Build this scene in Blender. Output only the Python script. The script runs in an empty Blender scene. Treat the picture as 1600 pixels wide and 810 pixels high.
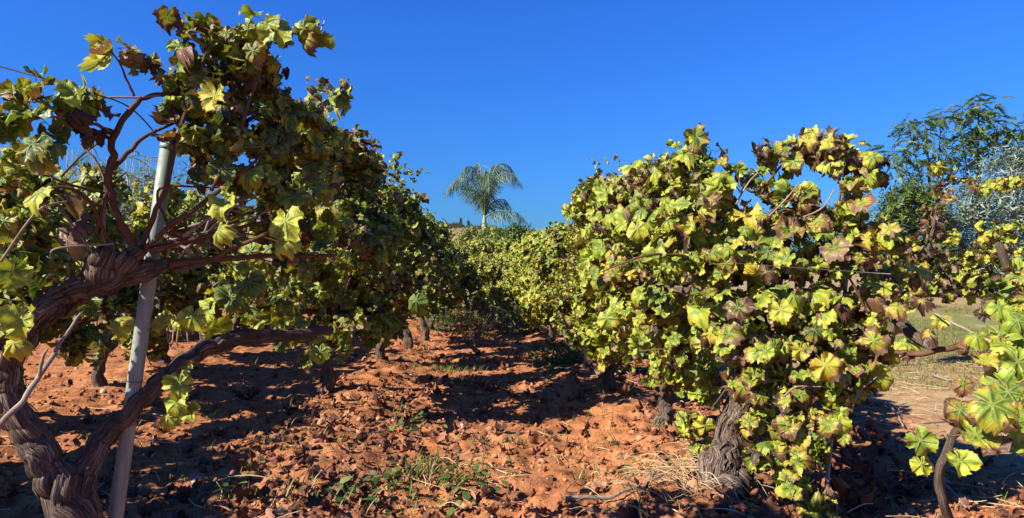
import bpy, math, random
import numpy as np
from mathutils import Vector

# ------------------------------------------------------------------ camera, light, exposure
scene = bpy.context.scene
COL = scene.collection
F = 800 / math.tan(math.radians(37.5))           # focal length in photograph pixels
CAM_Z = 1.4
cam = bpy.data.objects.new('camera', bpy.data.cameras.new('camera'))
COL.objects.link(cam)
cam.location = (0, 0, CAM_Z)
cam.rotation_euler = (math.radians(90), 0, 0)
cam.data.sensor_width = 36
cam.data.lens = 18 / math.tan(math.radians(37.5))
cam.data.clip_start = 0.05
cam.data.clip_end = 5000
scene.camera = cam

SUN_EL = math.radians(38)
SUN_TRAVEL = Vector((0.87, 0.50, 0)).normalized()          # where shadows point on the ground
sd = bpy.data.lights.new('sun', 'SUN')
sun = bpy.data.objects.new('sun', sd)
COL.objects.link(sun)
sd.energy = 5.0
sd.angle = math.radians(0.5)
sd.color = (1.0, 0.93, 0.80)
sun.rotation_euler = Vector((SUN_TRAVEL.x * math.cos(SUN_EL), SUN_TRAVEL.y * math.cos(SUN_EL),
                             -math.sin(SUN_EL))).to_track_quat('-Z', 'Y').to_euler()
world = bpy.data.worlds.new('World')
scene.world = world
world.use_nodes = True
wn = world.node_tree
wn.nodes.clear()
sky = wn.nodes.new('ShaderNodeTexSky')
sky.sky_type = 'NISHITA'
sky.sun_disc = False
sky.sun_elevation = SUN_EL
sky.sun_rotation = math.atan2(-SUN_TRAVEL.x, -SUN_TRAVEL.y)
sky.air_density = 2.2
sky.dust_density = 0.0
sky.ozone_density = 6.0
sky.altitude = 2000
hs = wn.nodes.new('ShaderNodeMix')                  # the deep blue of the photograph's clear sky
hs.data_type = 'RGBA'; hs.blend_type = 'MULTIPLY'; hs.clamp_result = False
hs.inputs[0].default_value = 1.0
hs.inputs[7].default_value = (0.165, 0.505, 1.34, 1)
bg = wn.nodes.new('ShaderNodeBackground')
bg.inputs['Strength'].default_value = 0.05
wo = wn.nodes.new('ShaderNodeOutputWorld')
wn.links.new(sky.outputs[0], hs.inputs[6])
wn.links.new(hs.outputs[2], bg.inputs[0])
wn.links.new(bg.outputs[0], wo.inputs[0])
scene.view_settings.view_transform = 'Standard'
scene.view_settings.look = 'None'
scene.view_settings.exposure = 1.35
scene.view_settings.gamma = 1
scene.view_settings.use_curve_mapping = False
scene.cycles.max_bounces = 6
scene.cycles.transparent_max_bounces = 4

rng = np.random.default_rng(7)
random.seed(7)
SUNV = np.array([-SUN_TRAVEL.x * math.cos(SUN_EL), -SUN_TRAVEL.y * math.cos(SUN_EL), math.sin(SUN_EL)])


def P(px, py, d):
    """real place of a spot seen at (px, py) in the photograph and d metres ahead"""
    return np.array([(px - 800) / F * d, d, CAM_Z + (405 - py) / F * d])


# ------------------------------------------------------------------ noise
def _hash(ix, iy, iz, seed):
    h = (ix.astype(np.int64) * 374761393 + iy.astype(np.int64) * 668265263 + iz.astype(np.int64) * 2147483647 + seed * 974711) & 0xFFFFFFFF
    h = ((h ^ (h >> 13)) * 1274126177) & 0xFFFFFFFF
    h = h ^ (h >> 16)
    return (h & 0xFFFF) / 65535.0


def vnoise(x, y, z=None, seed=0):
    x = np.asarray(x, float); y = np.asarray(y, float)
    z = np.zeros_like(x) if z is None else np.asarray(z, float)
    ix, iy, iz = np.floor(x), np.floor(y), np.floor(z)
    fx, fy, fz = x - ix, y - iy, z - iz
    fx, fy, fz = [f * f * (3 - 2 * f) for f in (fx, fy, fz)]
    def c(a, b, d): return _hash(ix + a, iy + b, iz + d, seed)
    def l(a, b, t): return a + (b - a) * t
    z0 = l(l(c(0, 0, 0), c(1, 0, 0), fx), l(c(0, 1, 0), c(1, 1, 0), fx), fy)
    z1 = l(l(c(0, 0, 1), c(1, 0, 1), fx), l(c(0, 1, 1), c(1, 1, 1), fx), fy)
    return l(z0, z1, fz) * 2 - 1


def fbm(x, y, oct=4, seed=0):
    s, a, t = 0, 1, 0
    for k in range(oct):
        s = s + a * vnoise(x * 2 ** k, y * 2 ** k, None, seed + k)
        t += a
        a *= 0.5
    return s / t


SL = -0.07                                       # the rows run a little to the left of straight ahead
def rowx(x0, y): return x0 + SL * y
ROW_L, ROW_R, ROW_LL = -1.05, 1.45, -3.8


def gh(x, y):
    x = np.asarray(x, float); y = np.asarray(y, float)
    near = np.clip(1.2 - y / 40, 0, 1) * np.clip(1.3 - np.abs(x) / 18, 0, 1)
    till = 1 / (1 + np.exp((x - 3.0 + 0.3 * vnoise(y, y * 0, seed=9)) * 4))        # tilled left of the path
    h = 0
    for r0, a in ((ROW_L, .10), (ROW_R, .12), (ROW_LL, .09), (-6.6, .09)):
        h = h + a * np.exp(-((x - rowx(r0, y)) / 0.42) ** 2)
    h = h + 0.07 * fbm(x * 1.3, y * 1.3, 3, 3) * (0.3 + 0.7 * till)
    c = fbm(x * 7, y * 7, 3, 21)
    h = h + 0.05 * np.maximum(c, -0.25) * (0.15 + 0.85 * till)
    c2 = fbm(x * 22, y * 22, 2, 31)
    h = h + 0.016 * c2 * (0.2 + 0.8 * till)
    return h * near


# ------------------------------------------------------------------ mesh collecting
class MB:
    def __init__(s):
        s.V, s.F3, s.F4, s.A, s.B, s.n = [], [], [], [], [], 0

    def add(s, V, F3=None, F4=None, A=None, B=None):
        V = np.asarray(V, float).reshape(-1, 3)
        if F3 is not None and len(F3): s.F3.append(np.asarray(F3, np.int64).reshape(-1, 3) + s.n)
        if F4 is not None and len(F4): s.F4.append(np.asarray(F4, np.int64).reshape(-1, 4) + s.n)
        s.V.append(V)
        s.A.append(np.zeros((len(V), 3)) if A is None else np.broadcast_to(np.asarray(A, float), (len(V), 3)))
        s.B.append(np.zeros((len(V), 3)) if B is None else np.broadcast_to(np.asarray(B, float), (len(V), 3)))
        s.n += len(V)

    def mesh(s, name, mat, smooth=True, origin=None):
        V = np.concatenate(s.V)
        if origin is not None: V = V - np.asarray(origin, float)
        f3 = np.concatenate(s.F3) if s.F3 else np.zeros((0, 3), np.int64)
        f4 = np.concatenate(s.F4) if s.F4 else np.zeros((0, 4), np.int64)
        loops = np.concatenate([f3.ravel(), f4.ravel()]).astype(np.int32)
        starts = np.concatenate([np.arange(len(f3)) * 3, len(f3) * 3 + np.arange(len(f4)) * 4]).astype(np.int32)
        me = bpy.data.meshes.new(name)
        me.vertices.add(len(V)); me.vertices.foreach_set('co', V.astype(np.float32).ravel())
        me.loops.add(len(loops)); me.loops.foreach_set('vertex_index', loops)
        me.polygons.add(len(starts)); me.polygons.foreach_set('loop_start', starts)
        me.polygons.foreach_set('use_smooth', np.full(len(starts), smooth, dtype=bool))
        a = me.attributes.new('luv', 'FLOAT_VECTOR', 'POINT'); a.data.foreach_set('vector', np.concatenate(s.A).astype(np.float32).ravel())
        b = me.attributes.new('lrnd', 'FLOAT_VECTOR', 'POINT'); b.data.foreach_set('vector', np.concatenate(s.B).astype(np.float32).ravel())
        me.update(calc_edges=True)
        me.materials.append(mat)
        return me

    def build(s, name, mat, parent=None, smooth=True, origin=None):
        o = bpy.data.objects.new(name, s.mesh(name, mat, smooth, origin))
        COL.objects.link(o)
        if parent is not None: o.parent = parent
        elif origin is not None: o.location = tuple(origin)
        return o


def tag(o, label=None, cat=None, group=None, kind=None):
    if label: o['label'] = label
    if cat: o['category'] = cat
    if group: o['group'] = group
    if kind: o['kind'] = kind
    return o


def empty(name, loc, label, cat, group=None, rz=0):
    o = bpy.data.objects.new(name, None)
    COL.objects.link(o)
    o.location = tuple(float(v) for v in loc)
    o.rotation_euler = (0, 0, rz)
    o.empty_display_size = 0.2
    return tag(o, label, cat, group)


def copy_tree(o, parent=None):
    c = o.copy()
    COL.objects.link(c)
    if parent is not None: c.parent = parent
    for ch in [k for k in ALL_CHILDREN.get(o.name, [])]:
        copy_tree(ch, c)
    return c


ALL_CHILDREN = {}
def kids():
    ALL_CHILDREN.clear()
    for o in COL.objects:
        if o.parent: ALL_CHILDREN.setdefault(o.parent.name, []).append(o)


def smoothpath(pts, sub=8):
    pts = np.asarray(pts, float)
    if len(pts) < 3:
        t = np.linspace(0, 1, sub + 1)[:, None]
        return pts[0] * (1 - t) + pts[-1] * t
    q = np.vstack([2 * pts[0] - pts[1], pts, 2 * pts[-1] - pts[-2]])
    out = []
    for i in range(1, len(q) - 2):
        for t in np.linspace(0, 1, sub, endpoint=False):
            p0, p1, p2, p3 = q[i - 1], q[i], q[i + 1], q[i + 2]
            out.append(0.5 * ((2 * p1) + (-p0 + p2) * t + (2 * p0 - 5 * p1 + 4 * p2 - p3) * t * t + (-p0 + 3 * p1 - 3 * p2 + p3) * t ** 3))
    out.append(pts[-1])
    return np.array(out)


def tube(mb, pts, radii, sides=8, sub=8, rough=0.0, wob=0.0, seed=0, cap=True, rnd=(0.5, 0, 0), strips=0):
    path = smoothpath(pts, sub)
    n = len(path)
    r = np.interp(np.linspace(0, 1, n), np.linspace(0, 1, len(radii)), radii)
    if wob:
        k = np.arange(n)
        path = path + np.stack([vnoise(k * .35, k * 0 + 1, None, seed), vnoise(k * .35, k * 0 + 5, None, seed), vnoise(k * .35, k * 0 + 9, None, seed)], 1) * (r * wob)[:, None]
    T = np.gradient(path, axis=0)
    T /= np.linalg.norm(T, axis=1)[:, None] + 1e-9
    ref = np.array([0, 0, 1.0]) if abs(T[0][2]) < .9 else np.array([1.0, 0, 0])
    U = np.zeros_like(T)
    u = np.cross(T[0], ref); u /= np.linalg.norm(u)
    for i in range(n):
        u = u - T[i] * np.dot(u, T[i]); u /= np.linalg.norm(u) + 1e-9
        U[i] = u
    W = np.cross(T, U)
    ang = np.linspace(0, 2 * np.pi, sides, endpoint=False)
    L = np.concatenate([[0], np.cumsum(np.linalg.norm(np.diff(path, axis=0), axis=1))])
    A, LL = np.meshgrid(ang, L)
    rr = np.repeat(r[:, None], sides, 1)
    if rough:
        rm = float(np.mean(r))
        tw = A + .10 * vnoise(LL * 3, LL * 0, None, seed + 9)
        f1 = vnoise(np.cos(tw) * 3, np.sin(tw) * 3, LL / rm * .16, seed)
        f2 = vnoise(np.cos(tw) * 7, np.sin(tw) * 7, LL / rm * .14, seed + 3)
        f3 = vnoise(np.cos(A) * 1.2, np.sin(A) * 1.2, LL / rm * .28, seed + 5)
        f4 = 1 - 2 * np.abs(vnoise(np.cos(tw) * 4.5 + 7, np.sin(tw) * 4.5, LL / rm * .10, seed + 7))
        f5 = vnoise(np.cos(A) * 6, np.sin(A) * 6, LL / rm * 1.1, seed + 8)
        am = .35 + 1.1 * np.clip(vnoise(np.cos(A) * 1.4 + 3, np.sin(A) * 1.4, LL / rm * .35, seed + 11) + .4, 0, 1)
        kn = np.maximum(vnoise(np.cos(A) * 1.8, np.sin(A) * 1.8 + 9, LL / rm * .45, seed + 12) - .45, 0) * 3.0
        rr = rr * (1 + rough * (am * (0.35 * f1 + 0.35 * f2 + .38 * f4) + 0.9 * f3 + .34 * f5 + kn))
    V = path[:, None, :] + rr[..., None] * (np.cos(ang)[None, :, None] * U[:, None, :] + np.sin(ang)[None, :, None] * W[:, None, :])
    V = V.reshape(-1, 3)
    i, j = np.meshgrid(np.arange(n - 1), np.arange(sides), indexing='ij')
    j2 = (j + 1) % sides
    F4 = np.stack([i * sides + j, i * sides + j2, (i + 1) * sides + j2, (i + 1) * sides + j], -1).reshape(-1, 4)
    A3 = np.stack([np.cos(A).ravel(), np.sin(A).ravel(), LL.ravel()], 1)
    F3 = []
    if cap:
        V = np.vstack([V, path[0], path[-1] + T[-1] * r[-1] * .4])
        A3 = np.vstack([A3, [0, 0, 0], [0, 0, L[-1]]])
        a, b = len(V) - 2, len(V) - 1
        F3 = [(a, (k + 1) % sides, k) for k in range(sides)] + [(b, (n - 1) * sides + k, (n - 1) * sides + (k + 1) % sides) for k in range(sides)]
    mb.add(V, F3, F4, A3, np.array(rnd))
    if strips:
        rs = np.random.default_rng(seed + 77)
        for q in range(strips):                       # peeling bark, each strip lifting at its ends
            m = int(rs.integers(4, 9)); i0 = int(rs.integers(0, max(1, n - m))); a0 = rs.uniform(0, 6.28); w = rs.uniform(.05, .16)
            ii = np.arange(i0, min(i0 + m, n)); k_ = len(ii)
            if k_ < 3: continue
            t_ = np.linspace(-1, 1, k_); lift = 1.0 + rough * .35 + .10 * rs.uniform(.2, 1.6) * t_ ** 2 * (t_ * rs.choice([-1, 1]) * .6 + .6)
            SV = []; SA = []
            for c_ in (-1, 0, 1):
                aa = a0 + c_ * w * (1 - .7 * t_ ** 2) + .15 * t_
                pr = path[ii] + (rr[ii].mean(1) * lift * (1.0 if c_ == 0 else .985))[:, None] * (np.cos(aa)[:, None] * U[ii] + np.sin(aa)[:, None] * W[ii])
                SV.append(pr); SA.append(np.stack([np.cos(aa) * 2 + q, np.sin(aa) * 2, L[ii]], 1))
            SV = np.concatenate(SV); SA = np.concatenate(SA)
            SF = [(c_ * k_ + z, c_ * k_ + z + 1, (c_ + 1) * k_ + z + 1, (c_ + 1) * k_ + z) for c_ in range(2) for z in range(k_ - 1)]
            mb.add(SV, None, SF, SA, np.array(rnd))
    return path


# ------------------------------------------------------------------ materials
class NT:
    def __init__(s, name):
        s.m = bpy.data.materials.new(name); s.m.use_nodes = True
        s.t = s.m.node_tree; s.t.nodes.clear()
        s.out = s.t.nodes.new('ShaderNodeOutputMaterial')

    def n(s, typ, **kw):
        nd = s.t.nodes.new(typ)
        for k, v in kw.items(): setattr(nd, k, v)
        return nd

    def put(s, sock, v):
        if hasattr(v, 'is_output') or isinstance(v, bpy.types.NodeSocket): s.t.links.new(v, sock)
        else: sock.default_value = v

    def math(s, op, a, b=0.0, c=None, clamp=False):
        nd = s.n('ShaderNodeMath', operation=op, use_clamp=clamp)
        s.put(nd.inputs[0], a); s.put(nd.inputs[1], b)
        if c is not None: s.put(nd.inputs[2], c)
        return nd.outputs[0]

    def ss(s, x, lo, hi, a=0.0, b=1.0):
        nd = s.n('ShaderNodeMapRange', interpolation_type='SMOOTHSTEP')
        s.put(nd.inputs[0], x); s.put(nd.inputs[1], lo); s.put(nd.inputs[2], hi); s.put(nd.inputs[3], a); s.put(nd.inputs[4], b)
        return nd.outputs[0]

    def mix(s, f, a, b, mode='MIX'):
        nd = s.n('ShaderNodeMix', data_type='RGBA', blend_type=mode)
        s.put(nd.inputs[0], f)
        for k, v in ((6, a), (7, b)):
            s.put(nd.inputs[k], (*v, 1) if isinstance(v, tuple) and len(v) == 3 else v)
        return nd.outputs[2]

    def ramp(s, f, stops):
        nd = s.n('ShaderNodeValToRGB')
        e = nd.color_ramp.elements
        while len(e) < len(stops): e.new(0.5)
        for el, (p, c) in zip(e, stops): el.position = p; el.color = (*c, 1)
        s.put(nd.inputs[0], f)
        return nd.outputs[0]

    def noise(s, vec, scale, detail=4, rough=.55):
        nd = s.n('ShaderNodeTexNoise')
        s.put(nd.inputs['Vector'], vec); nd.inputs['Scale'].default_value = scale
        nd.inputs['Detail'].default_value = detail; nd.inputs['Roughness'].default_value = rough
        return nd.outputs[0]

    def attr(s, name): return s.n('ShaderNodeAttribute', attribute_name=name).outputs['Vector']

    def sep(s, v):
        nd = s.n('ShaderNodeSeparateXYZ'); s.put(nd.inputs[0], v); return nd.outputs

    def comb(s, x, y, z):
        nd = s.n('ShaderNodeCombineXYZ')
        for k, v in enumerate((x, y, z)): s.put(nd.inputs[k], v)
        return nd.outputs[0]

    def vadd(s, a, b):
        nd = s.n('ShaderNodeVectorMath', operation='ADD'); s.put(nd.inputs[0], a); s.put(nd.inputs[1], b); return nd.outputs[0]

    def vmul(s, a, b):
        nd = s.n('ShaderNodeVectorMath', operation='MULTIPLY'); s.put(nd.inputs[0], a); s.put(nd.inputs[1], b); return nd.outputs[0]

    def bump(s, h, strength=.5, dist=.01):
        nd = s.n('ShaderNodeBump'); nd.inputs['Strength'].default_value = strength; nd.inputs['Distance'].default_value = dist
        s.put(nd.inputs['Height'], h); return nd.outputs[0]

    def bsdf(s, col, rough=.8, spec=.3, normal=None, metal=0.0):
        nd = s.n('ShaderNodeBsdfPrincipled')
        s.put(nd.inputs['Base Color'], (*col, 1) if isinstance(col, tuple) and len(col) == 3 else col)
        s.put(nd.inputs['Roughness'], rough); nd.inputs['Specular IOR Level'].default_value = spec
        s.put(nd.inputs['Metallic'], metal)
        if normal is not None: s.put(nd.inputs['Normal'], normal)
        return nd.outputs[0]

    def leaf(s, col, tcol, trans=.35, rough=.5, spec=.3, normal=None):
        p = s.bsdf(col, rough, spec, normal)
        t = s.n('ShaderNodeBsdfTranslucent'); s.put(t.inputs[0], tcol)
        m = s.n('ShaderNodeMixShader'); s.put(m.inputs[0], trans)
        s.t.links.new(p, m.inputs[1]); s.t.links.new(t.outputs[0], m.inputs[2])
        return m.outputs[0]

    def done(s, sh):
        s.t.links.new(sh, s.out.inputs[0]); return s.m


def mat_vine_leaf():
    k = NT('vine_leaf')
    uv = k.attr('luv'); x, y, z = k.sep(uv)[0:3]
    rn = k.attr('lrnd'); h, dry, b = k.sep(rn)[0:3]
    r = k.math('SQRT', k.math('ADD', k.math('MULTIPLY', x, x), k.math('MULTIPLY', y, y)))
    a = k.math('ARCTAN2', x, y)
    q = k.math('DIVIDE', a, .96)
    m = k.math('MULTIPLY', k.math('ABSOLUTE', k.math('SUBTRACT', q, k.math('ROUND', q))), .96)
    dist = k.math('MULTIPLY', r, m)
    vein = k.ss(dist, .012, .04, 1, 0)
    # side veins branch off every main vein
    sv = k.math('SINE', k.math('MULTIPLY', k.math('SUBTRACT', r, k.math('MULTIPLY', dist, .9)), 34))
    side = k.ss(sv, .80, .98)
    off = k.comb(k.math('MULTIPLY', b, 37), k.math('MULTIPLY', h, 53), 0)
    vec = k.vadd(uv, off)
    n1 = k.noise(vec, 2.2, 3); n2 = k.noise(vec, 9, 3)
    green = k.ramp(h, [(0, (.022, .048, .010)), (.35, (.072, .122, .015)), (.7, (.14, .20, .018)), (1, (.32, .29, .03))])
    yel = k.ramp(h, [(0, (.075, .12, .016)), (.35, (.22, .29, .028)), (.7, (.38, .41, .038)), (1, (.47, .35, .03))])
    zone = k.ss(k.math('ADD', k.math('ADD', dist, k.math('MULTIPLY', r, .30)), k.math('MULTIPLY', k.math('SUBTRACT', n1, .5), 1.0)), .08, .44)
    col = k.mix(zone, green, yel)
    col = k.mix(k.math('MULTIPLY', side, .25), col, yel)
    th = k.math('SUBTRACT', 1.42, k.math('MULTIPLY', dry, 1.55))
    e = k.math('ADD', k.math('ADD', r, k.math('MULTIPLY', k.math('SUBTRACT', n1, .5), .9)), k.math('MULTIPLY', k.math('SUBTRACT', n2, .5), .45))
    bm = k.ss(e, th, k.math('ADD', th, .16))
    rust = k.ss(e, k.math('SUBTRACT', th, .22), th)
    brown = k.ramp(b, [(0, (.030, .018, .012)), (.4, (.085, .042, .024)), (.7, (.16, .080, .040)), (1, (.24, .165, .10))])
    col = k.mix(k.math('MULTIPLY', rust, .38), col, (.42, .19, .03))
    col = k.mix(bm, col, brown)
    col = k.mix(k.math('MULTIPLY', vein, .30), col, k.mix(bm, (.36, .36, .08), (.16, .08, .04)))
    col = k.mix(k.ss(z, .5, .6), col, (.20, .09, .05))
    hgt = k.math('ADD', k.math('MULTIPLY', n2, .6), k.math('SUBTRACT', k.ss(dist, 0, .12), k.math('MULTIPLY', side, .25)))
    nm = k.bump(hgt, .55, .006)
    tc = k.mix(1.0, col, (1.25, 1.2, .5), 'MULTIPLY')
    return k.done(k.leaf(col, tc, .24, .46, .4, nm))


def mat_simple_leaf(name, stops, trans=.3, rough=.5, spec=.3):
    k = NT(name)
    rn = k.sep(k.attr('lrnd'))
    col = k.ramp(rn[0], stops)
    n = k.noise(k.n('ShaderNodeNewGeometry').outputs['Position'], 30, 2)
    col = k.mix(k.ss(n, .3, .7, 0, .5), col, k.mix(1.0, col, (.65, .7, .6), 'MULTIPLY'))
    return k.done(k.leaf(col, k.mix(1.0, col, (1.2, 1.2, .6), 'MULTIPLY'), trans, rough, spec))


def mat_bark(name, dark, mid, pale, scale=1.0, bump=.9):
    k = NT(name)
    uv = k.attr('luv'); c, s_, l = k.sep(uv)[0:3]
    def st(a, b): return k.comb(k.math('MULTIPLY', c, a), k.math('MULTIPLY', s_, a), k.math('MULTIPLY', l, b * scale))
    n1 = k.noise(st(3.0, 5.0), 1.0, 5, .65); n2 = k.noise(st(9.0, 11.0), 1.3, 5, .72); n4 = k.noise(st(22.0, 16.0), 1.0, 3, .6)
    n3 = k.noise(k.n('ShaderNodeNewGeometry').outputs['Position'], 9, 3)
    crack = k.ss(k.math('ABSOLUTE', k.math('SUBTRACT', n2, .5)), .0, .05)
    f = k.math('ADD', k.math('ADD', k.math('MULTIPLY', n1, .35), k.math('MULTIPLY', n2, .35)), k.math('MULTIPLY', n4, .30))
    col = k.ramp(f, [(.36, dark), (.5, mid), (.64, pale)])
    col = k.mix(crack, dark, col)
    col = k.mix(k.ss(n3, .45, .7, 0, .55), col, k.mix(1.0, col, (.62, .52, .45), 'MULTIPLY'))
    h = k.math('ADD', f, k.math('MULTIPLY', crack, .22))
    return k.done(k.bsdf(col, .92, .1, k.bump(h, bump, .025)))


def mat_soil():
    k = NT('red_soil')
    pos = k.n('ShaderNodeNewGeometry').outputs['Position']
    x, y, z = k.sep(pos)[0:3]
    n0 = k.noise(pos, .9, 4); n1 = k.noise(pos, 6, 5, .6); n2 = k.noise(pos, 40, 4, .65); n3 = k.noise(pos, 140, 2)
    soil = k.ramp(n1, [(.30, (.125, .046, .020)), (.5, (.29, .110, .043)), (.72, (.42, .188, .082))])
    soil = k.mix(k.ss(n2, .52, .75, 0, .5), soil, (.46, .22, .11))
    soil = k.mix(k.ss(n0, .5, .68, 0, .5), soil, (.26, .13, .07))
    far = k.ss(y, 17, 24)
    nn = k.math('MULTIPLY', k.math('SUBTRACT', n0, .5), 1.6)
    path = k.ss(k.math('ADD', x, nn), 2.7, 3.9)
    pt = k.ramp(n1, [(.3, (.20, .115, .058)), (.55, (.30, .19, .092)), (.75, (.36, .27, .145))])
    pt = k.mix(k.ss(n2, .45, .7, 0, .6), pt, (.40, .30, .15))
    gz = k.math('MULTIPLY', k.math('MULTIPLY', k.ss(k.math('ADD', y, k.math('MULTIPLY', nn, 2.0)), 9.0, 11.5), k.ss(k.math('ADD', y, k.math('MULTIPLY', nn, 3.0)), 16.5, 20.0, 1.0, 0.0)), k.ss(n0, .36, .50))
    pt = k.mix(k.math('MULTIPLY', gz, .85), pt, (.12, .15, .04))
    col = k.mix(path, soil, pt)
    col = k.mix(far, col, (.25, .18, .095))
    hgt = k.math('ADD', k.math('ADD', k.math('MULTIPLY', n1, .6), k.math('MULTIPLY', n2, .5)), k.math('MULTIPLY', n3, .2))
    return k.done(k.bsdf(col, .95, .1, k.bump(hgt, .8, .03)))


def mat_flat(name, stops, scale=20, rough=.85, spec=.2, bump=.3, metal=0.0):
    k = NT(name)
    pos = k.n('ShaderNodeNewGeometry').outputs['Position']
    rn = k.sep(k.attr('lrnd'))
    n = k.noise(pos, scale, 4, .6)
    f = k.math('ADD', k.math('MULTIPLY', n, .6), k.math('SUBTRACT', k.math('MULTIPLY', rn[0], .8), .2))
    return k.done(k.bsdf(k.ramp(f, stops), rough, spec, k.bump(n, bump, .01), metal))


def mat_galv():
    k = NT('galvanised_steel')
    pos = k.n('ShaderNodeNewGeometry').outputs['Position']
    n = k.noise(pos, 45, 3); n2 = k.noise(k.vmul(pos, (1, 1, .15)), 40, 4)
    col = k.ramp(n2, [(.3, (.13, .165, .145)), (.55, (.19, .23, .20)), (.75, (.26, .30, .255))])
    n5 = k.noise(k.vmul(pos, (1, 1, .35)), 11, 5, .7)
    col = k.mix(k.ss(n, .62, .72, 0, .7), col, (.17, .10, .06))
    col = k.mix(k.ss(n5, .54, .66, 0, .55), col, (.20, .17, .135))
    return k.done(k.bsdf(col, k.ss(n, .3, .7, .5, .7), .4, k.bump(n2, .15, .004), .08))


M = dict(
    leaf=mat_vine_leaf(),
    bark=mat_bark('vine_bark', (.055, .038, .029), (.205, .150, .115), (.45, .36, .29)),
    cane=mat_bark('cane_bark', (.06, .03, .02), (.15, .078, .05), (.28, .17, .115), .9, .5),
    dry_cane=mat_bark('dry_cane_bark', (.16, .12, .09), (.30, .24, .19), (.45, .38, .30), .5, .4),
    soil=mat_soil(),
    clod=mat_flat('soil_clod', [(.2, (.10, .039, .019)), (.5, (.28, .108, .042)), (.85, (.45, .22, .11))], 25, .95, .1, .6),
    litter=mat_flat('dry_leaf', [(.15, (.05, .022, .014)), (.45, (.15, .06, .032)), (.7, (.25, .10, .055)), (.95, (.38, .24, .14))], 30, .8, .2, .3),
    red_leaf=mat_flat('red_dead_leaf', [(.15, (.07, .022, .014)), (.5, (.19, .060, .032)), (.9, (.33, .13, .07))], 25, .8, .2, .3),
    stone=mat_flat('stone', [(.3, (.30, .24, .19)), (.7, (.48, .41, .34))], 12, .9, .2, .5),
    straw=mat_flat('straw', [(.2, (.22, .14, .07)), (.6, (.42, .31, .17)), (.95, (.58, .49, .31))], 40, .8, .2, .2),
    grass=mat_simple_leaf('grass_blade', [(0, (.05, .085, .018)), (.6, (.12, .16, .03)), (1, (.34, .28, .12))], .3),
    galv=mat_galv(),
    wire=mat_flat('wire', [(.3, (.06, .055, .05)), (.8, (.16, .15, .14))], 60, .5, .4, .1, .6),
    wood=mat_bark('post_wood', (.04, .028, .02), (.10, .075, .055), (.19, .15, .115), .6, .5),
    palm_leaf=mat_simple_leaf('palm_leaflet', [(0, (.045, .095, .055)), (.6, (.10, .165, .095)), (1, (.22, .28, .14))], .3, .45, .4),
    palm_stem=mat_bark('palm_stem', (.20, .19, .11), (.34, .32, .20), (.46, .42, .30), 2.0, .3),
    ash_leaf=mat_simple_leaf('ash_leaflet', [(0, (.035, .075, .018)), (.6, (.10, .155, .035)), (1, (.22, .25, .05))], .3),
    olive_leaf=mat_simple_leaf('olive_leaflet', [(0, (.07, .10, .06)), (.5, (.15, .19, .13)), (1, (.30, .34, .26))], .15, .55),
    hedge_leaf=mat_simple_leaf('hedge_leaf', [(0, (.045, .075, .018)), (.6, (.11, .16, .03)), (1, (.26, .26, .06))], .2),
    reed_leaf=mat_simple_leaf('reed_leaf', [(0, (.06, .11, .06)), (.6, (.12, .18, .09)), (1, (.28, .28, .14))], .3),
    weed_leaf=mat_simple_leaf('weed_leaf', [(0, (.03, .07, .018)), (.6, (.07, .13, .03)), (1, (.18, .2, .05))], .3),
    brown_weed=mat_simple_leaf('brown_weed', [(0, (.06, .04, .02)), (.6, (.16, .11, .05)), (1, (.26, .2, .09))], .2),
    scrub=mat_simple_leaf('scrub_leaf', [(0, (.03, .045, .016)), (1, (.09, .11, .04))], .1),
    wall=mat_flat('white_render', [(.3, (.72, .71, .68)), (.8, (.82, .81, .79))], 3, .9, .2, .1),
    tile=mat_flat('roof_tile', [(.3, (.30, .13, .08)), (.8, (.42, .2, .12))], 5, .9, .2, .2),
    glass=mat_flat('window_glass', [(.3, (.02, .025, .03)), (.8, (.04, .05, .06))], 3, .1, .5, 0),
)


def mat_hill():
    k = NT('dry_hill')
    pos = k.n('ShaderNodeNewGeometry').outputs['Position']
    n0 = k.noise(pos, .03, 5, .6); n1 = k.noise(pos, .12, 5, .7); n2 = k.noise(pos, .5, 4)
    col = k.ramp(n0, [(.35, (.26, .15, .075)), (.5, (.35, .23, .11)), (.66, (.42, .31, .15))])
    col = k.mix(k.ss(n1, .50, .58, 0, .8), col, (.11, .11, .045))
    col = k.mix(k.ss(n2, .55, .7, 0, .3), col, (.24, .16, .09))
    return k.done(k.bsdf(col, .95, .1))
M['hill'] = mat_hill()

# ------------------------------------------------------------------ grape leaves
LOBE_A = np.radians([0, 27, 54, 80, 106, 133, 156, 171, 180])
LOBE_R = np.array([1.0, .88, .96, .85, .87, .78, .72, .52, .12])


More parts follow.
